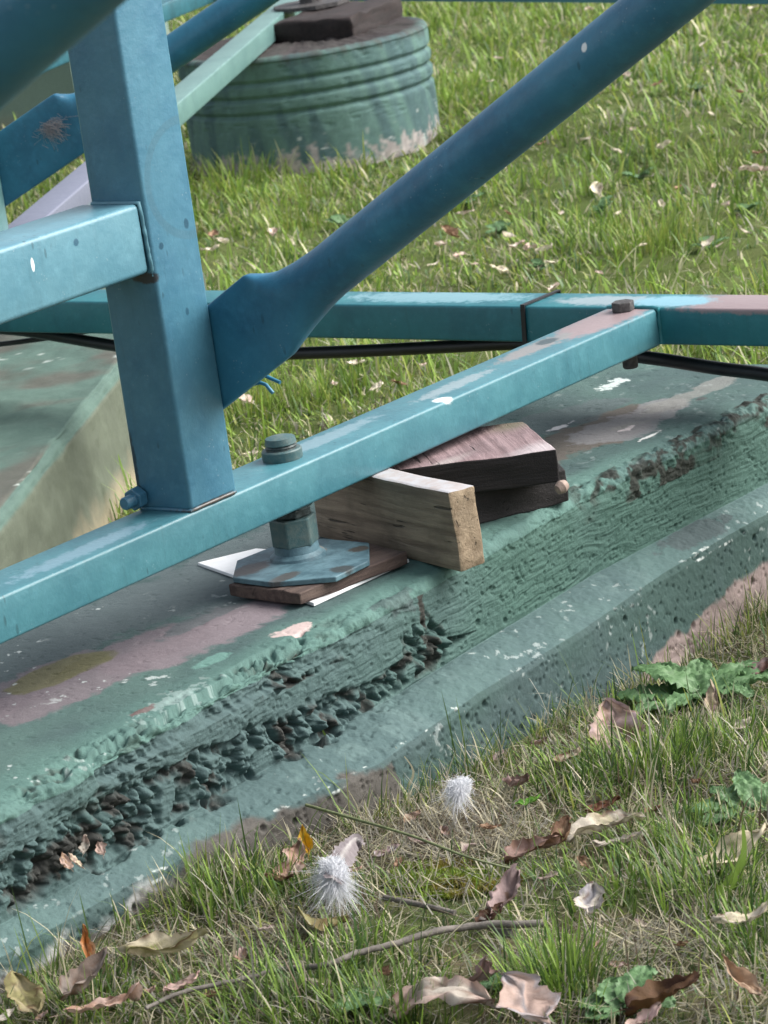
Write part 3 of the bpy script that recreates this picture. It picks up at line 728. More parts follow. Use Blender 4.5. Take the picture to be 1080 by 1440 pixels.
def smooth_path(P, n=8):
    P = [np.array(p, float) for p in P]; out = []
    for i in range(len(P) - 1):
        p0, p1, p2, p3 = P[max(i - 1, 0)], P[i], P[i + 1], P[min(i + 2, len(P) - 1)]
        for k in range(n):
            t = k / n
            out.append(.5 * ((2 * p1) + (-p0 + p2) * t + (2 * p0 - 5 * p1 + 4 * p2 - p3) * t * t + (-p0 + 3 * p1 - 3 * p2 + p3) * t ** 3))
    out.append(P[-1]); return out
hp = [(-160, 462), (-60, 458), (0, 462), (40, 466), (100, 476), (160, 486), (230, 494), (310, 498), (410, 497), (520, 493), (640, 487), (735, 483), (810, 488), (890, 500), (940, 507), (1010, 518), (1080, 527), (1200, 548)]
tag(link('black_conduit', tube('black_conduit', smooth_path([PX(x, y, .995) for x, y in hp]), .0092, 14), M_hose), 'black plastic conduit slung beneath the teal cross beam', 'conduit')
hp2 = [(-120, 500), (-40, 488), (0, 484), (40, 479), (82, 473), (120, 466), (160, 462)]
tag(link('black_cable', tube('black_cable', smooth_path([PX(x, y, 1.02) for x, y in hp2]), .0042, 10), M_hose), 'thin black cable branching from the conduit near the post', 'cable')

# ------------------------------------------------------------------ packing under the beam
ptop = BT - .050
w_ax = np.array([.052, .163]) / np.hypot(.052, .163)
c1 = PZ(632, 694, ptop); c2 = PZ(668, 685, ptop)
W1 = wood('pale_weathered_timber', lin(112, 97, 82), lin(152, 136, 116), w_ax, 2.2, crack=.85)
M_endg = wood('pale_end_grain', lin(132, 114, 92), lin(162, 144, 120), (.3, 1), 2.0, crack=.8)
M_wht = simple('chalky_white_paint', lin(178, 178, 182), .7, .12, 60, .0005, c2=lin(160, 152, 150))
def packer(name, o, ax, L, W, H, ztop, mats, label, bev=.003, cuts=5, rough=.0012, seed=0, chamfer=0, sheer=0):
    ax3 = Vector((ax[0], ax[1], 0)).normalized()
    M = frame((o[0], o[1], ztop - H), ax3)
    me = box_mesh(name, (0, -W, 0), (L, 0, H), bev, 2, M, cuts, rough, seed)
    ob = link(name, me, mats)
    for p in me.polygons:
        n = p.normal; a = n.dot(ax3)
        p.material_index = 1 if n.z > .8 else (2 if a < -.75 else 0)
    return tag(ob, label, 'timber')
packer('timber_packer', c1[:2] + np.array([.001, .001]), w_ax, .30, .037, .0945, ptop - .0005, [W1, M_wht, M_endg], 'pale weathered timber block on edge, white on top, wedged under the beam', .003, 8, .0018, 3)
zd = BT - .062
d1 = PZ(782, 632, zd); d0 = PZ(567, 660, zd); d2 = PZ(736, 592, zd)
D1 = wood('charred_timber_side', lin(20, 17, 18), lin(31, 27, 28), (d1 - d0)[:2], 1.6, crack=.8)
D1t = wood('worn_mauve_timber_top', lin(104, 84, 86), lin(146, 124, 126), (d1 - d2)[:2], 1.6, crack=.9, spots=[(PZ(755, 634, zd), .030, lin(176, 166, 168), .8, (1.8, .8, 1)), (PZ(720, 598, zd), .02, lin(92, 88, 70), .6, (1.5, 1, 1)), (PZ(620, 655, zd), .022, lin(160, 148, 146), .8, (2, .5, 1))])
def slab(name, pts, th, mats, label, rough=.0016, parent=None):
    me = poly_prism(name, pts, th, .002, 7, rough)
    ob = link(name, me, mats)
    for p in me.polygons: p.material_index = 1 if p.normal.z > .75 else 0
    return tag(ob, label, 'timber')
bk = d2 + (d0 - d1) * 1.0; ex = d0 + (d0 - d1) * .25
slab('timber_packer', [d0 + (d0 - d1) * .2, d1, d2, bk][::1], .041, [D1, D1t], 'dark charred timber slab with worn pinkish top, upper of two under the beam')
e_0 = PZ(675, 738, BT - .145); e_1 = PZ(801, 704, BT - .145)
off = np.array([0, 0, .0405]); inn = (d2 - d1)
e_0 = e_0 + (e_0 - e_1) * .6
slab('timber_packer', [e_0 + off, e_1 + off, e_1 + off + inn * .9, e_0 + off + inn * .9], .041, [D1, D1], 'blackened timber slab, lower of two under the beam, resting on the plinth', .003)
pe = PZ(789, 678, BT - .10)
tag(link('pebble', lathe('pebble', [(.001, -.009), (.006, -.007), (.0085, 0), (.006, .007), (.001, .009)], (pe[0], pe[1], BT - .106), (1, -.3, .3), 16), simple('tan_pebble', lin(150, 132, 122), .8)), 'small tan knob poking out beside the charred timber slabs', 'pebble')
bd = [PZ(x, y, BT - .1262) for x, y in ((322, 822), (421, 834), (572, 776), (500, 758))]
M_board = wood('old_board', lin(66, 52, 48), lin(96, 80, 72), (bd[2] - bd[1])[:2], 1.5)
tag(link('packing_board', poly_prism('packing_board', bd, .0150, .0018, 8, .0022), M_board), 'thin brown board beneath the octagonal foot plate', 'board')
sh = [PZ(x, y, BT - .1405) for x, y in ((278, 791), (441, 848), (575, 786), (360, 771))]
tag(link('plastic_sheet', poly_prism('plastic_sheet', sh, .0042, .0006), M_white), 'white plastic shim sheet under the brown packing board', 'shim')

# ------------------------------------------------------------------ far frame bay (turned with the second plinth)
FF = empty('steel_frame', (1.5, 1.72, BT - .05), 'pale teal far steel frame with low beam running to the concrete drum', 'frame')
fa = PZ(13, 314, BT); fb = PZ(391, 0, BT); fd = (fb - fa); fd[2] = 0; fl = np.linalg.norm(fd); fd /= fl; fn = np.array([-fd[1], fd[0], 0])
Mf = frame((fa[0], fa[1], 0), fd)
link('base_beam', box_mesh('far_beam', (-1.2, -.062, BT - .05), (fl + .25, 0, BT), .004, 3, Mf), paint('far_beam_paint', lin(96, 130, 126), lin(84, 118, 116), .4, spots=[((1.75, 1.85, BT), .45, lin(108, 112, 130), .25, (1, 1, .1))]), FF)
link('post', box_mesh('far_post', (-.165, -.021, BT + .002), (-.085, .059, BT + .95), .005, 3, Mf), M_far, FF)
fq = fa + fd * (-.050)
fA = PP(242, 74, fq, fd); fB = PP(350, 0, fq, fd); fpd = (fB - fA) / np.linalg.norm(fB - fA); fpn = np.cross(fd, fpd)
cr = PP(108, 166, fq, fd); cr = fA + fpd * np.dot(cr - fA, fpd)
brace('brace_pipe', cr, fpd, fpn, fd, .0295, .22, 2.2, M_farpipe, FF, -.024, .056, .007)
M_gl = simple('far_dark_teal_paint', lin(40, 92, 104), .5, .2, 20)
def bar(name, a, b, wd, hh, mat, parent, ext=(0, 0)):
    a = np.array(a); b = np.array(b); d = b - a; L = np.linalg.norm(d); d /= L
    return link(name, box_mesh(name, (-ext[0], 0, 0), (L + ext[1], wd, hh), .004, 3, frame(a, d)), mat, parent)
bar('cross_beam', PZ(236, 30.5, BT - .05), PZ(305, 2, BT - .05), .08, .05, M_gl, FF, (1.6, 3))
ta = PZ(720, 2.5, BT - .05); tb_ = PZ(1080, 5.5, BT - .05)
bar('cross_beam', tb_, ta, -.08, .05, M_cross, FF, (2.2, 1.4))
bs = dcen + np.array([.05, .05, 0])
link('levelling_foot', lathe('far_foot', [(.10, .342), (.10, .352), (.03, .353), (.03, .43)], (dcen[0] + .18, dcen[1] + .10, 0), n=10), M_rust, FF)
# fluff and cobweb caught on the flattened pipe end
def cobweb():
    V = []; q = []
    rs = np.random.default_rng(5)
    base = PP(70, 180, fq - fd * .035, fd); ix = fpd; iz = fpn if fpn[2] > 0 else -fpn
    for k in range(150):
        a = base + ix * rs.normal(.0, .009) + iz * rs.uniform(-.004, .012) - fd * rs.uniform(0, .012)
        b = a + ix * rs.normal(.006, .014) - iz * abs(rs.normal(.014, .012)) - fd * rs.uniform(.0, .01)
        wv = np.array([0, 0, .0003]) + ix * .0002
        m_ = (a + b) / 2 + rs.normal(0, .006, 3)
        i0 = len(V); V += [a - wv, a + wv, m_ - wv, m_ + wv, b - wv, b + wv]; q += [(i0, i0 + 1, i0 + 3, i0 + 2), (i0 + 2, i0 + 3, i0 + 5, i0 + 4)]
    c = np.tile(np.array(lin(150, 146, 150)), (len(V), 1))
    return np_mesh('cobweb', np.array(V), np.array(q), col=c)
cw = link('cobweb', cobweb(), M_down); tag(cw, 'pale cobweb fluff clinging to the flattened far pipe end', 'cobweb')

# ------------------------------------------------------------------ nearest brace, out of focus across the top corner, on its own post outside the picture
NF = empty('steel_frame', (-1.5, -1.1, 0), 'thick dark blue pipe brace on its own post, passing in front of the side rail', 'frame')
dn = 1.80; l0 = np.array([0., 155.]); l1 = np.array([175., 0.]); tdir = (l1 - l0) / np.linalg.norm(l1 - l0); nrm2 = np.array([tdir[1], -tdir[0]]); nrm2 = nrm2 if nrm2[1] < 0 else -nrm2
rp = .0302 * FPX / dn + 1
q0 = l0 + nrm2 * rp; q1 = l1 + nrm2 * rp
A_ = PD(q0[0], q0[1], dn); B_ = PD(q1[0], q1[1], dn - .05)
ad = (B_ - A_) / np.linalg.norm(B_ - A_)
lowp = A_ - ad * .42
link('brace_pipe', tube('near_pipe', [lowp, A_, B_, B_ + ad * .5], .0302, 28), M_pipe, NF)
link('post', box_mesh('near_post', (lowp[0] - .045, lowp[1] - .045, -.06), (lowp[0] + .045, lowp[1] + .045, lowp[2] + .25), .005, 3), M_post, NF)

# ------------------------------------------------------------------ grass
def blades(B, h, wd, az, lean_, curl, C, lv=3):
    n = len(B); V = np.zeros((n, 2 * lv + 1, 3)); dx = np.stack([np.cos(az), np.sin(az), 0 * az], -1); sx = np.stack([-np.sin(az), np.cos(az), 0 * az], -1)
    for k in range(lv + 1):
        t = k / lv; ang = lean_ + curl * t
        # integrate the bend
        s = np.linspace(0, t, 5)[None, :] if t > 0 else np.zeros((1, 5)); a = lean_[:, None] + curl[:, None] * s
        ho = (np.sin(a)).mean(1) * t * h; ve = (np.cos(a)).mean(1) * t * h
        c = B + dx * ho[:, None] + np.array([0, 0, 1])[None] * ve[:, None]
        if k < lv:
            w2 = wd * (1 - .25 * t - .45 * t * t) * .5
            V[:, 2 * k] = c - sx * w2[:, None]; V[:, 2 * k + 1] = c + sx * w2[:, None]
        else: V[:, 2 * lv] = c
    i = np.arange(n)[:, None] * (2 * lv + 1)
    q = np.concatenate([np.stack([i[:, 0] + 2 * k, i[:, 0] + 2 * k + 1, i[:, 0] + 2 * k + 3, i[:, 0] + 2 * k + 2], -1) for k in range(lv - 1)]) if lv > 1 else np.zeros((0, 4), int)
    t = np.stack([i[:, 0] + 2 * lv - 2, i[:, 0] + 2 * lv - 1, i[:, 0] + 2 * lv], -1)
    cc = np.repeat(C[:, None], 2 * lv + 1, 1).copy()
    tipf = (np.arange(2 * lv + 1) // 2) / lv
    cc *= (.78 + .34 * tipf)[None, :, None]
    return V.reshape(-1, 3), q, t, cc.reshape(-1, 3)
class Bag:
    def __init__(s): s.V = []; s.q = []; s.t = []; s.c = []; s.n = 0
    def add(s, r):
        V, q, t, c = r; s.V.append(V); s.q.append(q + s.n); s.t.append(t + s.n); s.c.append(c); s.n += len(V)
    def build(s, name): return np_mesh(name, np.concatenate(s.V), np.concatenate(s.q), np.concatenate(s.t), np.concatenate(s.c), smooth=True)
G = {k: np.array(lin(*v)) for k, v in dict(mid=(98, 124, 56), bright=(132, 160, 70), dark=(64, 92, 44), blue=(98, 122, 84), straw=(192, 184, 156), grey=(156, 152, 140), yel=(150, 158, 82), brown=(104, 90, 74)).items()}
def occupied(u, v):
    m = (v > -.24) & (v < .31) & (u > -.85) & (u < 1.22)
    vo = np.interp(u, [-.8, -.38, -.15, 0, .22, .45, .68, .85, 1.3], [-.192, -.188, -.205, -.220, -.190, -.176, -.146, -.138, -.138]) - .022
    m = (v > vo) & (v < .31) & (u > -.85) & (u < 1.22)
    for (o2, L, Wd) in ((e1[:2] - dax * .6, 2.35, .62), (np.array(PG(108, 168)[:2]), 1.6, 1.0)):
        a = (u - o2[0]) * dax[0] + (v - o2[1]) * dax[1]; b = -(u - o2[0]) * dax[1] + (v - o2[1]) * dax[0]
        m |= (a > -.01) & (a < L + .01) & (b > -.018) & (b < Wd + .01)
    m |= np.hypot(u - dcen[0], v - dcen[1]) < DR + .004
    return m
def scatter(n, x0, x1, y0, y1, near_pow=1.0):
    """points on the lawn, spread evenly over the ground that the view and a step to either side of it can see"""
    P = rng.uniform((x0, y0), (x1, y1), (n, 2)); return P[:, 0], P[:, 1]
def in_view(u, v, mx=260, my=120):
    p = pix(np.stack([u, v, 0 * u], -1)); k = (np.stack([u, v, 0 * u], -1) - O_) @ W_
    return (k > .5) & (p[:, 0] > -mx) & (p[:, 0] < 1080 + mx) & (p[:, 1] > -my - 60) & (p[:, 1] < 1440 + my)
def choose(keys, probs, n):
    idx = rng.choice(len(keys), n, p=np.array(probs) / np.sum(probs)); return np.stack([G[k] for k in keys])[idx]
grass = Bag()
# foreground lawn
def fore(n):
    u, v = scatter(n, -1.2, 1.5, -1.7, -.10)
    ok = in_view(u, v, 260, 160) & ~occupied(u, v); u, v = u[ok], v[ok]
    dens = fbm(u * 5.5, v * 5.5, 401, 3); px = pix(np.stack([u, v, gz(u, v)], -1))
    # bare thatchy ground in the middle, lush tufts where the photograph has them
    bare = sst(1.1, .5, np.hypot((px[:, 0] - 600) / 190, (px[:, 1] - 1190) / 60)) + sst(1.1, .5, np.hypot((px[:, 0] - 900) / 130, (px[:, 1] - 1345) / 40)) + .7 * sst(1.1, .5, np.hypot((px[:, 0] - 420) / 200, (px[:, 1] - 1320) / 40))
    lush = 0 * u
    for cx, cy, rx, ry in ((270, 1225, 90, 50), (330, 1270, 120, 40), (900, 1085, 120, 40), (800, 1110, 70, 30), (790, 1390, 70, 70), (950, 1180, 120, 50), (1000, 1260, 90, 60), (420, 1420, 150, 40), (100, 1420, 110, 30), (1040, 1060, 60, 50), (690, 1010, 60, 30)):
        lush = np.maximum(lush, sst(1.2, .3, np.hypot((px[:, 0] - cx) / rx, (px[:, 1] - cy) / ry)))
    keep = rng.random(len(u)) < np.clip(.30 + .9 * sst(.35, .65, dens) * .7 + lush * .7 - bare * .65 + .08, .10, 1)
    u, v, lush, bare, dens = u[keep], v[keep], lush[keep], bare[keep], dens[keep]; m = len(u)
    B = np.stack([u, v, gz(u, v) - .004], -1)
    cl = fbm(u * 16, v * 16, 405, 2)
    h = rng.gamma(4, .0062, m) * (.6 + .6 * cl) * (1 + .9 * lush) ; h = np.clip(h, .010, .10)
    C = choose(['mid', 'bright', 'dark', 'blue', 'straw', 'grey', 'yel', 'brown'], [26, 12, 16, 12, 18, 12, 7, 3], m)
    C = C * rng.uniform(.72, 1.25, m)[:, None]
    azm = 2 * math.pi * fbm(u * 11, v * 11, 407, 2) * 2 + rng.normal(0, 1.1, m)
    ln = np.abs(rng.normal(.28, .30, m)); cu = np.abs(rng.normal(.55, .5, m))
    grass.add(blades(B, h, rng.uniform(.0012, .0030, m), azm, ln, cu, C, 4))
    # dead thatch lying flat
    k = int(m * 1.0); idx = rng.choice(m, k); B2 = np.stack([u[idx] + rng.normal(0, .012, k), v[idx] + rng.normal(0, .012, k), 0 * u[idx]], -1); oc = ~occupied(B2[:, 0], B2[:, 1]); B2 = B2[oc]; k = len(B2)
    B2[:, 2] = gz(B2[:, 0], B2[:, 1]) + rng.uniform(.000, .012, k)
    C2 = choose(['straw', 'grey', 'brown', 'yel', 'mid'], [34, 34, 20, 6, 8], k) * rng.uniform(.55, 1.2, k)[:, None]
    grass.add(blades(B2, rng.uniform(.012, .05, k), rng.uniform(.0008, .002, k), rng.uniform(0, 6.283, k), rng.uniform(1.0, 1.6, k), rng.normal(0, .5, k), C2, 2))
fore(112000)
# extra thatch on the bare patch
def thatch_patch(cx, cy, r, n):
    P = PG(cx, cy); u = P[0] + rng.normal(0, r, n); v = P[1] + rng.normal(0, r, n); oc = ~occupied(u, v); u, v = u[oc], v[oc]; n = len(u)
    B = np.stack([u, v, gz(u, v) + rng.uniform(0, .01, n)], -1)
    grass.add(blades(B, rng.uniform(.015, .06, n), rng.uniform(.0008, .0018, n), rng.uniform(0, 6.283, n), rng.uniform(1.0, 1.55, n), rng.normal(0, .6, n), choose(['straw', 'grey', 'brown'], [40, 40, 20], n) * rng.uniform(.6, 1.25, n)[:, None], 3))
for a in ((600, 1190, .05, 900), (540, 1180, .05, 700), (700, 1190, .05, 600), (900, 1350, .05, 700), (400, 1330, .05, 600), (680, 1130, .04, 400)): thatch_patch(*a)
# grass crowding against the foot of the plinth
def skirt(n):
    u = rng.uniform(-.7, 1.1, n); vo = np.interp(u, [-.8, -.38, -.15, 0, .22, .45, .68, .85, 1.3], [-.192, -.188, -.205, -.220, -.190, -.176, -.146, -.138, -.138])
    v = vo - .026 - np.abs(rng.normal(0, .022, n)); k = rng.random(n) < sst(.38, .62, fbm(u * 13, v * 3, 431, 2)) * .9 + .08; u, v = u[k], v[k]; n = len(u)
    B = np.stack([u, v, gz(u, v) - .004], -1)
    grass.add(blades(B, np.clip(rng.gamma(5, .009, n), .015, .11), rng.uniform(.001, .0024, n), rng.uniform(0, 6.283, n), np.abs(rng.normal(.3, .3, n)), np.abs(rng.normal(.6, .5, n)), choose(['mid', 'dark', 'yel', 'straw', 'grey'], [26, 22, 18, 22, 10], n) * rng.uniform(.75, 1.15, n)[:, None], 4))
skirt(2600)
# single tall blades and dry stalks seen against the concrete (base pixel, tip pixel, colour, width)
def tall(bx, by, tx, ty, col, wd):
    b = PG(bx, by); d = np.dot(b - O_, W_); t = PD(tx, ty, d - .004)
    h = np.linalg.norm(t - b); m = (b + t) / 2 + np.array([.0, -.006, .0]) + np.array([R_[0], R_[1], 0]) * .012
    pts = smooth_path([b, m, t], 5); V = []; q = []
    n = len(pts); sx = R_ * .5
    for i, p in enumerate(pts):
        wv = sx * wd * (1 - .85 * i / (n - 1)); V += [p - wv, p + wv]
    q = [(2 * i, 2 * i + 1, 2 * i + 3, 2 * i + 2) for i in range(n - 1)]
    grass.add((np.array(V), np.array(q), np.zeros((0, 3), int), np.tile(G[col], (len(V), 1))))
for a in ((458, 1112, 430, 992, 'mid', .006), (250, 1190, 272, 1078, 'straw', .0022), (290, 1180, 352, 1108, 'straw', .0016), (565, 1122, 556, 1050, 'straw', .004), (240, 1190, 232, 1130, 'grey', .002), (835, 970, 850, 905, 'yel', .003), (862, 980, 868, 925, 'straw', .0022), (880, 985, 862, 935, 'yel', .003), (910, 940, 918, 905, 'straw', .002),
          (990, 1275, 1045, 1160, 'bright', .013), (1000, 1280, 1020, 1200, 'bright', .008), (965, 1240, 925, 1170, 'yel', .0024), (830, 1240, 880, 1215, 'straw', .002), (985, 855, 995, 805, 'yel', .003), (20, 1400, 12, 1330, 'mid', .003), (150, 1390, 160, 1330, 'bright', .004), (790, 1150, 830, 1090, 'straw', .002), (880, 1090, 905, 1040, 'straw', .0022)):
    tall(*a)
# tuft
def tuft(px, py, n, hgt, spread, cols, lean_=.35):
    P = PG(px, py); u = P[0] + rng.normal(0, spread, n); v = P[1] + rng.normal(0, spread, n); oc = ~occupied(u, v); u, v = u[oc], v[oc]; n = len(u)
    az = np.arctan2(v - P[1], u - P[0]) + rng.normal(0, .5, n)
    grass.add(blades(np.stack([u, v, gz(u, v) - .004], -1), hgt * rng.uniform(.5, 1.1, n), rng.uniform(.0014, .0032, n), az, np.abs(rng.normal(lean_ * .6, .2, n)), np.abs(rng.normal(.5, .35, n)), choose(cols, [1] * len(cols), n) * rng.uniform(.8, 1.2, n)[:, None], 5))
for a in ((265, 1225, 240, .075, .03), (320, 1265, 220, .06, .035), (400, 1260, 160, .05, .03), (790, 1400, 300, .075, .022), (905, 1090, 260, .065, .04), (965, 1075, 180, .06, .03), (960, 1190, 220, .055, .04), (1010, 1270, 200, .065, .035), (430, 1425, 240, .06, .05), (560, 1438, 160, .06, .03), (800, 1105, 180, .045, .03), (690, 1005, 120, .055, .03), (1040, 1060, 120, .055, .03), (1060, 1340, 150, .06, .03), (130, 1425, 120, .05, .03), (500, 1350, 150, .045, .04), (880, 1250, 180, .045, .05)):
    tuft(*a, ['mid', 'bright', 'dark', 'mid'])
# background lawn
def back(n):
    # even over the wedge of ground in view: sample distance and bearing
    d = np.sqrt(rng.uniform(4.0 ** 2, 15.5 ** 2, n)); th = rng.uniform(-.16, .16, n) + math.atan2(W_[1], W_[0])
    u = O_[0] + d * np.cos(th); v = O_[1] + d * np.sin(th)
    ok = ~occupied(u, v) & ((v > .30) | (u > 1.2)) & in_view(u, v, 200, 60); u, v, d = u[ok], v[ok], d[ok]
    den = fbm(u * 3.2, v * 3.2, 501, 3); k = rng.random(len(u)) < np.clip(.38 + 1.1 * sst(.36, .60, den) * .7, .2, 1) * np.clip(5.2 / d, .5, 1.0) ** .4; u, v, d, den = u[k], v[k], d[k], den[k]; m = len(u)
    cl = fbm(u * 9, v * 9, 503, 3); big = sst(.52, .68, cl)
    h = np.clip(rng.gamma(3, .0088, m) * (.5 + .7 * cl + .9 * big), .008, .12)
    C = choose(['mid', 'bright', 'dark', 'blue', 'straw', 'grey', 'yel'], [30, 32, 7, 12, 12, 4, 14], m) * rng.uniform(.75, 1.3, m)[:, None]
    C = C * 1.18; C = C * (1 - .25 * big[:, None]) + G['bright'] * (.25 * big[:, None])
    az = 2 * math.pi * fbm(u * 7, v * 7, 507, 2) * 2 + rng.normal(0, 1.2, m)
    wdt = rng.uniform(.0026, .0058, m) * np.clip(d / 6, 1, 1.6)
    grass.add(blades(np.stack([u, v, gz(u, v) - .004], -1), h, wdt, az, np.abs(rng.normal(.35, .35, m)), np.abs(rng.normal(.6, .5, m)), C, 3))
    k = int(m * .22); idx = rng.choice(m, k); B2 = np.stack([u[idx], v[idx], gz(u[idx], v[idx]) + rng.uniform(0, .02, k)], -1)
    C2 = choose(['straw', 'grey', 'brown'], [45, 35, 15], k) * rng.uniform(.6, 1.2, k)[:, None]
    grass.add(blades(B2, rng.uniform(.015, .05, k), rng.uniform(.0015, .003, k), rng.uniform(0, 6.283, k), rng.uniform(.9, 1.5, k), rng.normal(0, .5, k), C2, 2))
back(290000)
for px, py, n, h, s in ((935, 345, 120, .10, .05), (905, 355, 120, .10, .06), (870, 330, 80, .08, .06), (405, 320, 160, .10, .06), (330, 265, 160, .11, .05), (430, 285, 120, .09, .06), (1010, 240, 90, .11, .04), (350, 590, 160, .09, .05), (400, 570, 160, .09, .06), (480, 565, 120, .07, .06), (640, 150, 160, .12, .10), (650, 40, 140, .14, .12), (760, 55, 140, .13, .12), (700, 120, 120, .11, .1), (310, 250, 120, .10, .05), (1040, 495, 80, .08, .05), (960, 490, 60, .07, .05)):
    tuft(px, py, n, h, s, ['bright', 'bright', 'mid', 'yel'], .45)
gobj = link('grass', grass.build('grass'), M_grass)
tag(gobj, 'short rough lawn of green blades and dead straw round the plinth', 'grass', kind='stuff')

# moss cushion
def moss_patch():
    b = Bag(); P = PG(640, 1238); n = 5200
    a = rng.uniform(0, 6.283, n); r = np.sqrt(rng.random(n)); u = P[0] + r * np.cos(a) * .075; v = P[1] + r * np.sin(a) * .075
    # stretched sideways across the view
    du = (u - P[0]); dvv = (v - P[1]); rr = du * R_[0] + dvv * R_[1]; ff = du * W_[0] + dvv * W_[1]
    u = P[0] + R_[0] * rr * .95 + W_[0] * ff * .9; v = P[1] + R_[1] * rr * .95 + W_[1] * ff * .9
    k = rng.random(n) < sst(.3, .5, fbm(u * 40, v * 40, 601, 3) + .25 * (1 - r)); u, v = u[k], v[k]; n = len(u)
    gold = sst(.5, .62, fbm(u * 22, v * 22, 603, 3))[:, None]
    C = (np.array(lin(118, 138, 46)) * (1 - gold) + np.array(lin(132, 122, 44)) * gold) * rng.uniform(.7, 1.25, n)[:, None]
    hh = gz(u, v) + .003 + .006 * fbm(u * 60, v * 60, 605, 2)
    b.add(blades(np.stack([u, v, hh - .004], -1), rng.uniform(.004, .010, n), rng.uniform(.0012, .0024, n), rng.uniform(0, 6.283, n), rng.uniform(0, .8, n), rng.uniform(0, .8, n), C, 2))
    return tag(link('moss', b.build('moss'), M_grass), 'yellow green moss cushion on bare soil near the twig', 'moss', kind='stuff')
moss_patch()

# ------------------------------------------------------------------ leaves
def leaf_mesh(L, W, c, c2, curl=.5, fold=.4, seed=0, lobes=0, nu=23, nv=13, tipc=None, wob=.3):
    rs = np.random.default_rng(seed)
    t = np.linspace(0, 1, nu); s = np.linspace(-1, 1, nv); T, Sg = np.meshgrid(t, s, indexing='ij')
    half = np.sin(np.pi * np.clip(T, 0, 1) ** .8) ** .6 * (1 - .2 * T)
    if lobes: half = half * (.72 + .28 * np.cos(T * lobes * 2 * np.pi + seed))
    half = half * (1 + wob * (fbm(T * 8 + seed, np.sign(Sg) * 3 + 9, seed, 3, .6) - .5) * 2)
    x = (T - .5) * L; y = Sg * half * W / 2
    z = np.abs(Sg) ** 1.4 * fold * W * .5 * half + curl * L * (T - .5) ** 2 * 1.2
    z += (fbm(T * 3.2 + seed, Sg * 1.6 + 3, seed + 2, 2) - .5) * L * .26 + (fbm(T * 9 + seed, Sg * 5 + 3, seed + 4, 2) - .5) * L * .06
    y += (fbm(T * 4 + 5, Sg * .6 + seed, seed + 6, 2) - .5) * W * .35; x += (fbm(Sg * 2.5 + seed, T * .6, seed + 8, 2) - .5) * L * .22
    z += .012 * L * np.sin(T * 34 + np.abs(Sg) * 6) * (np.abs(Sg))                # side veins
    V = np.stack([x, y, z], -1).reshape(-1, 3)
    f = fbm(T * 4 + seed * 3, Sg * 2 + seed, seed + 5, 3)[..., None]; f = sst(.35, .65, f)
    C = (np.array(c) * (1 - f) + np.array(c2) * f) * .80
    C = C * (.72 + .5 * fbm(T * 11 + seed, Sg * 6, seed + 11, 3)[..., None])
    C = C + (np.array(lin(92, 66, 48)) - C) * (sst(.62, .75, fbm(T * 5 + seed, Sg * 3 + 4, seed + 13, 3)) * .7 + sst(.86, 1., np.abs(Sg)) * .35)[..., None]
    C = C + (np.array(c) * .36 - C) * (np.exp(-(Sg / .10) ** 2) * .55)[..., None]
    if tipc is not None: C = C + (np.array(tipc) - C) * sst(.55, .8, T + (f[..., 0] - .5) * .3)[..., None]
    # petiole
    V2 = []; 
    q = grid_faces(nu, nv)
    st = np.array([[-.5 * L, -.012 * L, 0], [-.5 * L, .012 * L, 0], [-.72 * L, .008 * L, .03 * L], [-.72 * L, -.008 * L, .03 * L]]) + np.array([0, 0, curl * L * .3])
    n0 = len(V); V = np.concatenate([V, st]); q = np.concatenate([q, np.array([[n0, n0 + 1, n0 + 2, n0 + 3]])]); C = np.concatenate([C.reshape(-1, 3), np.tile(np.array(c) * .6, (4, 1))])
    me = np_mesh('leaf', V, q, col=np.clip(C, 0, 1))
    return me
PINK = lin(196, 170, 158); PALE = lin(214, 204, 190); TAN = lin(168, 138, 112); BRN = lin(96, 68, 50); MAU = lin(164, 142, 140); GREYL = lin(176, 172, 176); OLV = lin(146, 140, 96); ORG = lin(190, 120, 64); CREAM = lin(218, 206, 178); DBR = lin(74, 50, 38); YEL = lin(226, 170, 30)
def place_leaf(name, px, py, Lpx, Wpx, ang, pitch, c, c2, label, cat='leaf', group=None, h=.012, curl=.4, fold=.35, seed=0, lobes=0, tipc=None, roll=0, mat=None, onz=None, wob=.35):
    """ang = direction of the leaf's length on the ground as seen in the picture, degrees (0 = to the right, 90 = away)"""
    P = PG(px, py, h) if onz is None else PZ(px, py, onz)
    k = np.dot(P - O_, W_) / FPX                         # metres per photo pixel there
    sc = 1.22 if py > 700 else 1.05
    L = Lpx * k * sc; W = Wpx * k * sc
    if onz is None: P = PG(px, py, h + .006)
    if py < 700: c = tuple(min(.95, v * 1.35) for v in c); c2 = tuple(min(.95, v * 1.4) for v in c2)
    me = leaf_mesh(L, W, c, c2, curl, fold, seed, lobes, tipc=tipc, wob=wob)
    o = link(name, me, mat or M_leaf)
    rgt = Vector((R_[0], R_[1], 0)).normalized(); aw = Vector((W_[0], W_[1], 0)).normalized()
    a = math.radians(ang); ax = rgt * math.cos(a) + aw * math.sin(a); ax = (ax * math.cos(math.radians(pitch)) + Vector((0, 0, 1)) * math.sin(math.radians(pitch))).normalized()
    M = frame(P, ax) @ Matrix.Rotation(math.radians(roll), 4, 'X')
    o.matrix_world = M
    return tag(o, label, cat, group)
def dl(*a, **k): return place_leaf('dry_leaf', *a, **k)
dl(864, 1025, 74, 66, 95, 48, PINK, lin(206, 180, 186), 'pinkish dry leaf standing up like a tent beside the green weed', fold=.5, seed=1, h=.026, curl=.1)
dl(850, 1166, 92, 44, 5, 8, PALE, CREAM, 'cream white curled dry leaf below the tent shaped pink leaf', fold=.9, seed=2, h=.018, curl=.1)
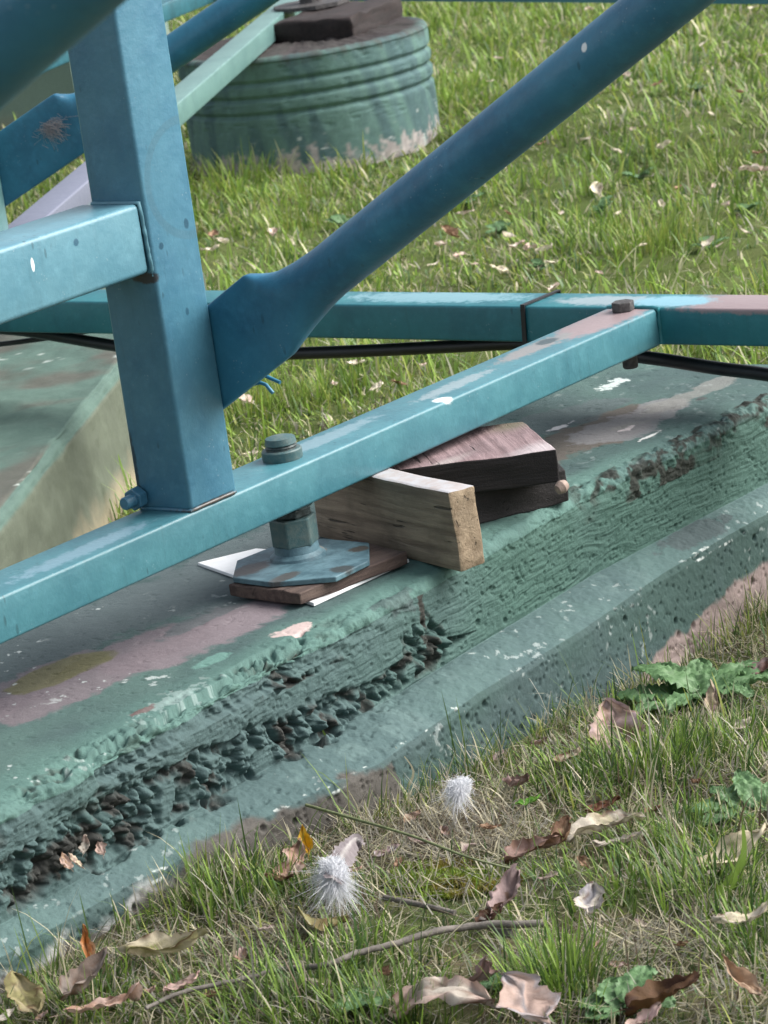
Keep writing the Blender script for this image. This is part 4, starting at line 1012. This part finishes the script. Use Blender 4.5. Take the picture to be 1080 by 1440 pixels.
dl(1038, 1200, 84, 62, 20, 14, CREAM, lin(190, 180, 150), 'broad cream dry leaf crossed by a bright grass blade', seed=3, h=.022)
dl(832, 1266, 46, 36, 70, 20, GREYL, PALE, 'small greyish white dry leaf right of the twig end', seed=4, h=.020)
dl(1046, 1292, 66, 26, 5, 5, CREAM, PALE, 'narrow cream dry leaf under the bright grass blade', seed=5, h=.02)
dl(618, 1400, 150, 76, -38, 10, PINK, PALE, 'large pale pink curled dry leaf below the twig', seed=6, h=.026, curl=-.25, fold=.15)
dl(677, 1374, 66, 44, -65, 40, MAU, lin(150, 120, 118), 'mauve pointed dry leaf standing next to the large pink leaf', seed=7, h=.024, fold=.2)
dl(738, 1412, 86, 74, 115, 26, GREYL, PINK, 'lavender grey dry leaf with pale pink half, beside the mauve leaf', seed=8, h=.026, fold=.5)
dl(414, 1212, 60, 44, 70, 30, PINK, lin(186, 150, 132), 'lobed salmon dry leaf under the yellow petal', seed=9, lobes=2, h=.018)
dl(230, 1335, 100, 42, -14, 8, CREAM, OLV, 'olive and cream long dry leaf lying by the plinth foot', seed=10, h=.022, fold=.5)
dl(258, 1386, 44, 34, 10, 18, lin(206, 172, 166), PINK, 'small squarish pink dry leaf at the thin end of the twig', seed=11, h=.016, wob=.3)
dl(124, 1378, 84, 34, 50, 22, lin(150, 138, 130), lin(120, 104, 94), 'grey brown rolled dry leaf near the plinth corner', seed=12, h=.022, fold=1.1)
dl(150, 1418, 90, 34, 8, 10, PINK, lin(176, 140, 120), 'torn pink tan dry leaf beneath the grey brown rolled leaf', seed=13, h=.018, lobes=2)
dl(32, 1400, 62, 46, 120, 35, lin(170, 158, 126), OLV, 'beige olive dry leaf leaning against the plinth corner', seed=14, h=.024)
dl(452, 1292, 56, 44, 15, -22, OLV, lin(110, 96, 60), 'olive half round leaf under the white feather', seed=15, h=.016, fold=-.3)
dl(716, 1262, 72, 34, 55, 22, MAU, lin(130, 108, 100), 'curled mauve grey dry leaf touching the twig from above', seed=16, h=.022, fold=.9)
dl(690, 1288, 40, 26, 30, 15, DBR, BRN, 'small dark brown leaf scrap tucked under the mauve grey curl', seed=17, h=.012)
dl(752, 1202, 70, 30, 12, 12, lin(150, 124, 116), BRN, 'crumpled brown dry leaf left of the cream curled leaf', seed=18, h=.016, fold=1.0)
dl(795, 1172, 40, 24, 60, 30, TAN, BRN, 'tan rolled leaf tip touching the cream curled leaf', seed=19, h=.020, fold=1.2)
dl(850, 1136, 40, 24, 10, 15, lin(104, 62, 44), BRN, 'reddish brown leaf scrap above the cream curled leaf', seed=20, h=.014)
dl(935, 1406, 92, 42, 12, 14, lin(92, 66, 40), DBR, 'dark brown curled leaf on the round green leaves', seed=21, h=.026, fold=.8)
dl(1040, 1378, 72, 26, 118, 20, lin(182, 160, 138), TAN, 'tan rolled dry leaf with brown holes beside the dark brown leaf', seed=22, h=.026, fold=.7)
dl(906, 1436, 50, 30, 20, 20, lin(206, 176, 172), PINK, 'small rosy leaf tip in front of the dark brown leaf', seed=23, h=.028)
dl(730, 1100, 58, 26, -62, 20, MAU, lin(130, 106, 98), 'narrow mauve brown leaf hanging by the plinth foot', seed=24, h=.022)
dl(800, 1067, 36, 26, 30, 12, lin(186, 172, 150), BRN, 'brown and cream leaf scrap left of the tent shaped pink leaf', seed=25, h=.016)
dl(1001, 985, 46, 16, 75, 40, lin(206, 190, 160), MAU, 'slim cream leaf stuck upright in the crinkled weed', seed=26, h=.03)
dl(1046, 1020, 26, 22, 30, 20, PALE, CREAM, 'tiny cream leaf scrap under the crinkled weed', seed=27, h=.018)
dl(1070, 940, 34, 30, 40, 20, lin(120, 84, 74), MAU, 'brown and pink leaf scrap above the crinkled weed', seed=28, h=.028)
dl(122, 1332, 52, 18, 105, 55, ORG, lin(220, 178, 140), 'orange brown curled leaf standing at the plinth foot', seed=29, h=.026, fold=1.0)
dl(10, 1428, 26, 14, 30, 20, PALE, PALE, 'tiny white curled leaf scrap in the corner grass', seed=30, h=.024)
dl(428, 1181, 34, 16, 100, 62, YEL, lin(236, 196, 80), 'bright yellow petal standing above the salmon leaf', seed=31, h=.022, fold=.6)
dl(745, 1128, 30, 20, 10, 10, lin(100, 150, 50), lin(86, 136, 46), 'small fresh green leaf by the plinth foot', seed=32, h=.018)
dl(870, 1188, 60, 24, -10, 8, PALE, lin(196, 184, 170), 'second cream leaf strip lying under the cream curled leaf', seed=33, h=.012, fold=.6)
dl(582, 1150, 26, 20, 40, 20, TAN, PINK, 'small tan leaf scrap beside the smaller feather', seed=34, h=.014)
dl(395, 1235, 44, 14, -40, 8, TAN, BRN, 'narrow tan leaf sliver pointing at the white feather', seed=35, h=.014)
dl(545, 1200, 34, 20, 20, 10, MAU, GREYL, 'mauve leaf scrap on the bare thatch', seed=36, h=.008)
dl(590, 1185, 30, 18, 160, 10, lin(150, 136, 126), MAU, 'grey mauve leaf scrap by the long green stalk', seed=37, h=.008)
crumbs = [(560, 1215), (500, 1225), (660, 1195), (690, 1165), (625, 1170), (770, 1235), (820, 1215), (340, 1345), (380, 1310), (300, 1400), (210, 1395), (445, 1385), (540, 1370), (840, 1330), (900, 1300), (960, 1330), (870, 1360), (1000, 1230), (920, 1140), (760, 1045), (700, 1065), (980, 1100), (60, 1430), (340, 1225)]
for i, (x, y) in enumerate(crumbs):
    dl(x, y, random.uniform(16, 30), random.uniform(10, 18), random.uniform(0, 360), random.uniform(-5, 30), [TAN, MAU, lin(176, 166, 150)][i % 3], [BRN, TAN, MAU][i % 3], 'small brown leaf crumb among the straw in front of the plinth', group='leaf crumbs in front of the plinth', seed=300 + i, h=.010 + .008 * random.random(), fold=random.uniform(.3, 1))
# leaf scraps lodged in the honeycombed face
for i, (x, y, l) in enumerate(((120, 1188, 'pale leaf scrap caught high in the honeycombed concrete'), (142, 1192, 'pink leaf scrap caught high in the honeycombed concrete'), (92, 1212, 'tan leaf scrap lodged low in the honeycombed concrete'), (105, 1212, 'cream leaf scrap lodged low in the honeycombed concrete'))):
    P = PY(x, y, -.168); place_leaf('dry_leaf', x, y, 22, 14, 70 + 30 * i, 50, [PALE, PINK, TAN, CREAM][i], PINK, l, seed=60 + i, onz=P[2])
# background scraps
spots_bg = [(745, 350, 34), (765, 352, 26), (728, 345, 22), (700, 380, 26), (715, 332, 20), (630, 328, 30), (620, 345, 22), (655, 300, 22), (840, 268, 26), (824, 196, 18), (866, 213, 14), (935, 206, 22), (1066, 216, 26), (1056, 240, 30), (1078, 240, 20), (998, 342, 22), (1020, 290, 24), (930, 288, 16), (905, 345, 14), (955, 265, 14), (1004, 262, 14), (890, 182, 12), (775, 370, 22), (842, 384, 14), (295, 352, 30), (312, 340, 22), (300, 330, 20), (385, 328, 22), (340, 562, 30), (352, 640, 26), (355, 660, 22), (530, 545, 22), (500, 512, 24), (560, 540, 20), (596, 515, 18), (470, 540, 16), (765, 60, 14), (830, 14, 14), (1060, 12, 16), (990, 62, 14), (925, 118, 18), (880, 106, 14), (700, 82, 14), (690, 115, 14), (1072, 78, 14), (1020, 60, 12), (685, 182, 14), (762, 202, 14), (790, 300, 12), (60, 228, 20), (38, 240, 18), (1012, 345, 12), (1046, 325, 16), (870, 300, 12), (715, 300, 14), (648, 360, 20), (668, 372, 18), (610, 372, 18), (780, 405, 20), (1000, 160, 10), (960, 90, 10), (1040, 130, 12), (900, 60, 10)]
gl = {0: 'small pale pink leaf scrap lying in the lawn behind the frame', 1: 'small cream white leaf scrap lying in the lawn behind the frame', 2: 'small brown leaf scrap lying in the lawn behind the frame'}
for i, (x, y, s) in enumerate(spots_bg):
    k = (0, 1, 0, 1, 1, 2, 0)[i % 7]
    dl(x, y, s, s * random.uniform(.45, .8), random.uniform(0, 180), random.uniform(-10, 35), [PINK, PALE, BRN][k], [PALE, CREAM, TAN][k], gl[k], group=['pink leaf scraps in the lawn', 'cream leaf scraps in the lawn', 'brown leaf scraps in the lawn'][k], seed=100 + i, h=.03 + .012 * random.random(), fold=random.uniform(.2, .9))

# ------------------------------------------------------------------ broad-leaved weeds
def weed_leaf(L, W, seed, round_=False):
    nu, nv = 26, 13
    t = np.linspace(0, 1, nu); s = np.linspace(-1, 1, nv); T, Sg = np.meshgrid(t, s, indexing='ij')
    half = (np.sin(np.pi * T ** .7) ** .6 if not round_ else np.sqrt(np.clip(1 - (2 * T - 1) ** 2, 0, 1))) * (1 + .10 * np.sin(T * 52 + seed) + .25 * (fbm(T * 6 + seed, np.sign(Sg) * 2, seed, 2) - .5))
    x = T * L; y = Sg * half * W / 2
    z = .45 * L * T * (1 - T) * .9 + np.abs(Sg) * .10 * W + (fbm(T * 11 + seed, Sg * 7, seed + 1, 2) - .5) * .12 * L - .05 * L * np.abs(np.sin((T * 13 - np.abs(Sg) * 2.2) * np.pi)) * (.25 + np.abs(Sg)) + (fbm(T * 7 + seed, Sg * 4, seed, 2) - .5) * .05 * L
    a = np.array(lin(62, 98, 56)); b = np.array(lin(116, 150, 104)); m = np.abs(np.sin((T * 13 - np.abs(Sg) * 2.2) * np.pi))[..., None]
    f = fbm(T * 5 + seed, Sg * 3, seed + 3, 3)[..., None]
    C = a + (b - a) * (m * .55 + .45 * f); C = C + (np.array(lin(120, 148, 110)) - C) * (np.exp(-(Sg / .05) ** 2) * .6)[..., None]
    return np_mesh('weed_leaf', np.stack([x, y, z], -1).reshape(-1, 3), grid_faces(nu, nv), col=C.reshape(-1, 3))
def weed(px, py, leaves, label, tint=None, round_=False):
    P = PG(px, py, .004); k = np.dot(P - O_, W_) / FPX
    W0 = empty('broadleaf_weed', P, label, 'weed')
    rgt = Vector((R_[0], R_[1], 0)).normalized(); aw = Vector((W_[0], W_[1], 0)).normalized()
    for i, (ang, L, Wd, pt) in enumerate(leaves):
        o = bpy.data.objects.new('leaf', weed_leaf(L * k, Wd * k, 7 * i + int(px), round_)); COL.objects.link(o); o.data.materials.append(M_weed)
        a = math.radians(ang); ax = rgt * math.cos(a) + aw * math.sin(a); ax = (ax * math.cos(math.radians(pt * .6)) + Vector((0, 0, 1)) * math.sin(math.radians(pt * .6)))
        o.parent = W0
        o.matrix_parent_inverse = Matrix.Translation(-Vector(P))
        o.matrix_basis = frame(P + np.array([0, 0, .002 * i]), ax)
    return W0
weed(985, 990, ((168, 125, 62, 12), (205, 120, 50, 6), (120, 105, 56, 32), (80, 90, 50, 34), (30, 110, 58, 18), (-5, 120, 60, 10), (235, 90, 44, 4), (-40, 95, 46, 4), (145, 110, 52, 26)), 'crinkled green dock like weed rosette at the plinth foot')
weed(1068, 1150, ((165, 110, 56, 14), (130, 95, 50, 26), (200, 100, 50, 6), (60, 80, 44, 22), (-20, 90, 46, 8), (100, 90, 40, 35)), 'bluish green crinkled weed behind the bright grass blade')
weed(880, 1425, ((150, 70, 66, 14), (200, 60, 56, 6), (100, 70, 60, 26), (20, 70, 50, 14), (-30, 80, 54, 8), (60, 90, 50, 18)), 'round leaved green weed under the dark brown leaf', round_=True)
weed(512, 1420, ((160, 46, 44, 14), (90, 44, 44, 26), (20, 46, 44, 12), (220, 44, 40, 6), (-40, 44, 40, 8)), 'small round leaved weed left of the large pale pink leaf', round_=True)
weed(700, 1392, ((150, 34, 20, 14), (90, 34, 20, 26), (20, 30, 20, 12), (220, 34, 20, 6)), 'tiny green weed behind the lavender grey leaf', round_=True)

for i, (x, y, sz) in enumerate(((650, 292, 30), (705, 330, 26), (700, 172, 22), (845, 300, 24), (600, 500, 26), (1000, 350, 24), (480, 320, 26), (900, 255, 22), (760, 380, 26), (390, 240, 24), (980, 130, 18), (1050, 300, 22))):
    W0 = weed(x, y, [(random.uniform(0, 360), sz * random.uniform(.8, 1.3), sz * random.uniform(.5, .8), random.uniform(10, 45)) for _ in range(6)], 'small grey green broad leaved rosette in the lawn behind the frame', round_=True)
    W0['group'] = 'rosettes in the lawn'
# ------------------------------------------------------------------ feathers
def feather(px, py, n, Lpx, label, spread, up, seed, vane=None):
    rs = np.random.default_rng(seed); P = PG(px, py, .05); k = np.dot(P - O_, W_) / FPX
    F0 = empty('feather', P, label, 'feather')
    V = []; q = []; c = []
    rg_, aw = np.array([R_[0], R_[1], 0]) / np.hypot(R_[0], R_[1]), np.array([W_[0], W_[1], 0]) / np.hypot(W_[0], W_[1]); zz = np.array([0, 0, 1.])
    for i in range(n):
        t0 = rs.random(); cl_ = rs.integers(0, 6); b = rs.normal(0, .34) + spread * .5 + (-.7, -.3, 0., .25, .6, .9)[cl_]; oj = rg_ * (-.010, -.004, 0, .005, .009, .003)[cl_] + aw * (.004, 0, -.006, .003, 0, .010)[cl_]; Lc = (.75, 1., .8, 1.05, .6, .8)[cl_]
        D = -aw * .62 - zz * .78
        d = D * math.cos(b) - rg_ * math.sin(b) + (aw * .8 - zz * .6) * rs.normal(0, .12)
        L = Lpx * k * (.18 + .82 * rs.random() ** 1.6) * (.6 + .4 * t0) * Lc; p0 = P + oj - (D * .75 - rg_ * spread * .4) * Lpx * k * .45 * (1 - t0) + rs.normal(0, .0025, 3); bend = rs.normal(0, .8, 3)
        wv = np.cross(d, rs.normal(0, 1, 3)); wv /= np.linalg.norm(wv) + 1e-9; wv *= .00028
        i0 = len(V)
        for j in range(4):
            t = j / 3; p = p0 + d * L * t + bend * L * t * t * .5 ; V += [p - wv * (1.3 - t), p + wv * (1.3 - t)]; c += [np.array([.74, .75, .78])] * 2
        q += [(i0 + 2 * j, i0 + 2 * j + 1, i0 + 2 * j + 3, i0 + 2 * j + 2) for j in range(3)]
    link('down', np_mesh('down', np.array(V), np.array(q), col=np.array(c)), M_down, F0)
    if vane:
        pts = [PG(x, y, h) for x, y, h in vane]; V = []; q = []; c = []; m = len(pts); path = smooth_path(pts, 8); n2 = len(path)
        for i in range(n2):
            t = i / (n2 - 1); wd = (.009 * (math.sin(math.pi * min(1, .18 + .82 * t)) ** .7) + .002)
            nz_ = rs.normal(0, .0016)
            tn = path[min(i + 1, n2 - 1)] - path[max(i - 1, 0)]; sdv = np.cross(tn, ray(px, py)); sdv /= np.linalg.norm(sdv) + 1e-9
            for s in np.linspace(-1, 1, 7):
                V.append(path[i] + sdv * s * (wd + nz_) + zz * .004 * (1 - abs(s)))
                cc = np.array(lin(128, 120, 122)) if abs(s) > .2 else np.array(lin(165, 160, 158)); cc = cc * (.75 + .4 * rs.random()); c.append(cc * (.6 if (t > .8 and abs(s) < .6 and rs.random() < .5) else 1))
        link('vane', np_mesh('vane', np.array(V), grid_faces(n2, 7), col=np.array(c)), M_leaf, F0)
    return F0
feather(470, 1232, 3600, 62, 'fluffy white downy feather with mauve grey tip by the salmon leaf', 0.0, 1.0, 3, ((468, 1240, .05), (476, 1220, .05), (486, 1200, .046), (500, 1184, .042), (510, 1192, .036)))
feather(645, 1112, 1700, 42, 'smaller white feather tuft at the plinth foot', .8, .9, 4)

# ------------------------------------------------------------------ twigs, stalk
tw = [(205, 1418), (240, 1402), (265, 1393), (330, 1379), (400, 1363), (455, 1358), (500, 1341), (560, 1326), (610, 1311), (660, 1303), (720, 1299), (768, 1299)]
T0 = link('twig', tube('twig', [p + rng.normal(0, .0004, 3) for p in smooth_path([PG(x, y, .024) for x, y in tw], 5)], list(np.linspace(.0019, .0040, (len(tw) - 1) * 5 + 1) * rng.uniform(.93, 1.08, (len(tw) - 1) * 5 + 1)), 9), M_twig)
tag(T0, 'long thin grey twig lying across the foreground grass', 'twig')
link('side_shoot', tube('side_shoot', [PG(764, 1300, .024), PG(768, 1292, .026), PG(766, 1282, .030)], [.003, .0025, .001], 8), M_twig, T0)
tag(link('twig', tube('twig_short', smooth_path([PG(672, 1292, .014), PG(700, 1308, .014), PG(722, 1314, .014)], 5), [.004] * 5 + [.005] * 6, 9), M_twig), 'short thick twig stub under the long grey twig', 'twig')
tag(link('twig', tube('twig_b', smooth_path([PG(540, 1262, .010), PG(590, 1272, .012), PG(640, 1284, .012)], 5), [.003] * 11, 9), M_twig), 'pale buried twig between the moss and the long grey twig', 'twig')
st_ = [(430, 1132, .05), (500, 1152, .05), (580, 1176, .045), (660, 1206, .035), (730, 1224, .02)]
tag(link('grass_stalk', tube('grass_stalk', smooth_path([PG(x, y, h) for x, y, h in st_], 6), list(np.linspace(.0018, .0011, 25)), 8), simple('green_stalk', lin(104, 112, 76), .6)), 'long straight green grass stalk leaning out from the plinth foot', 'stalk')
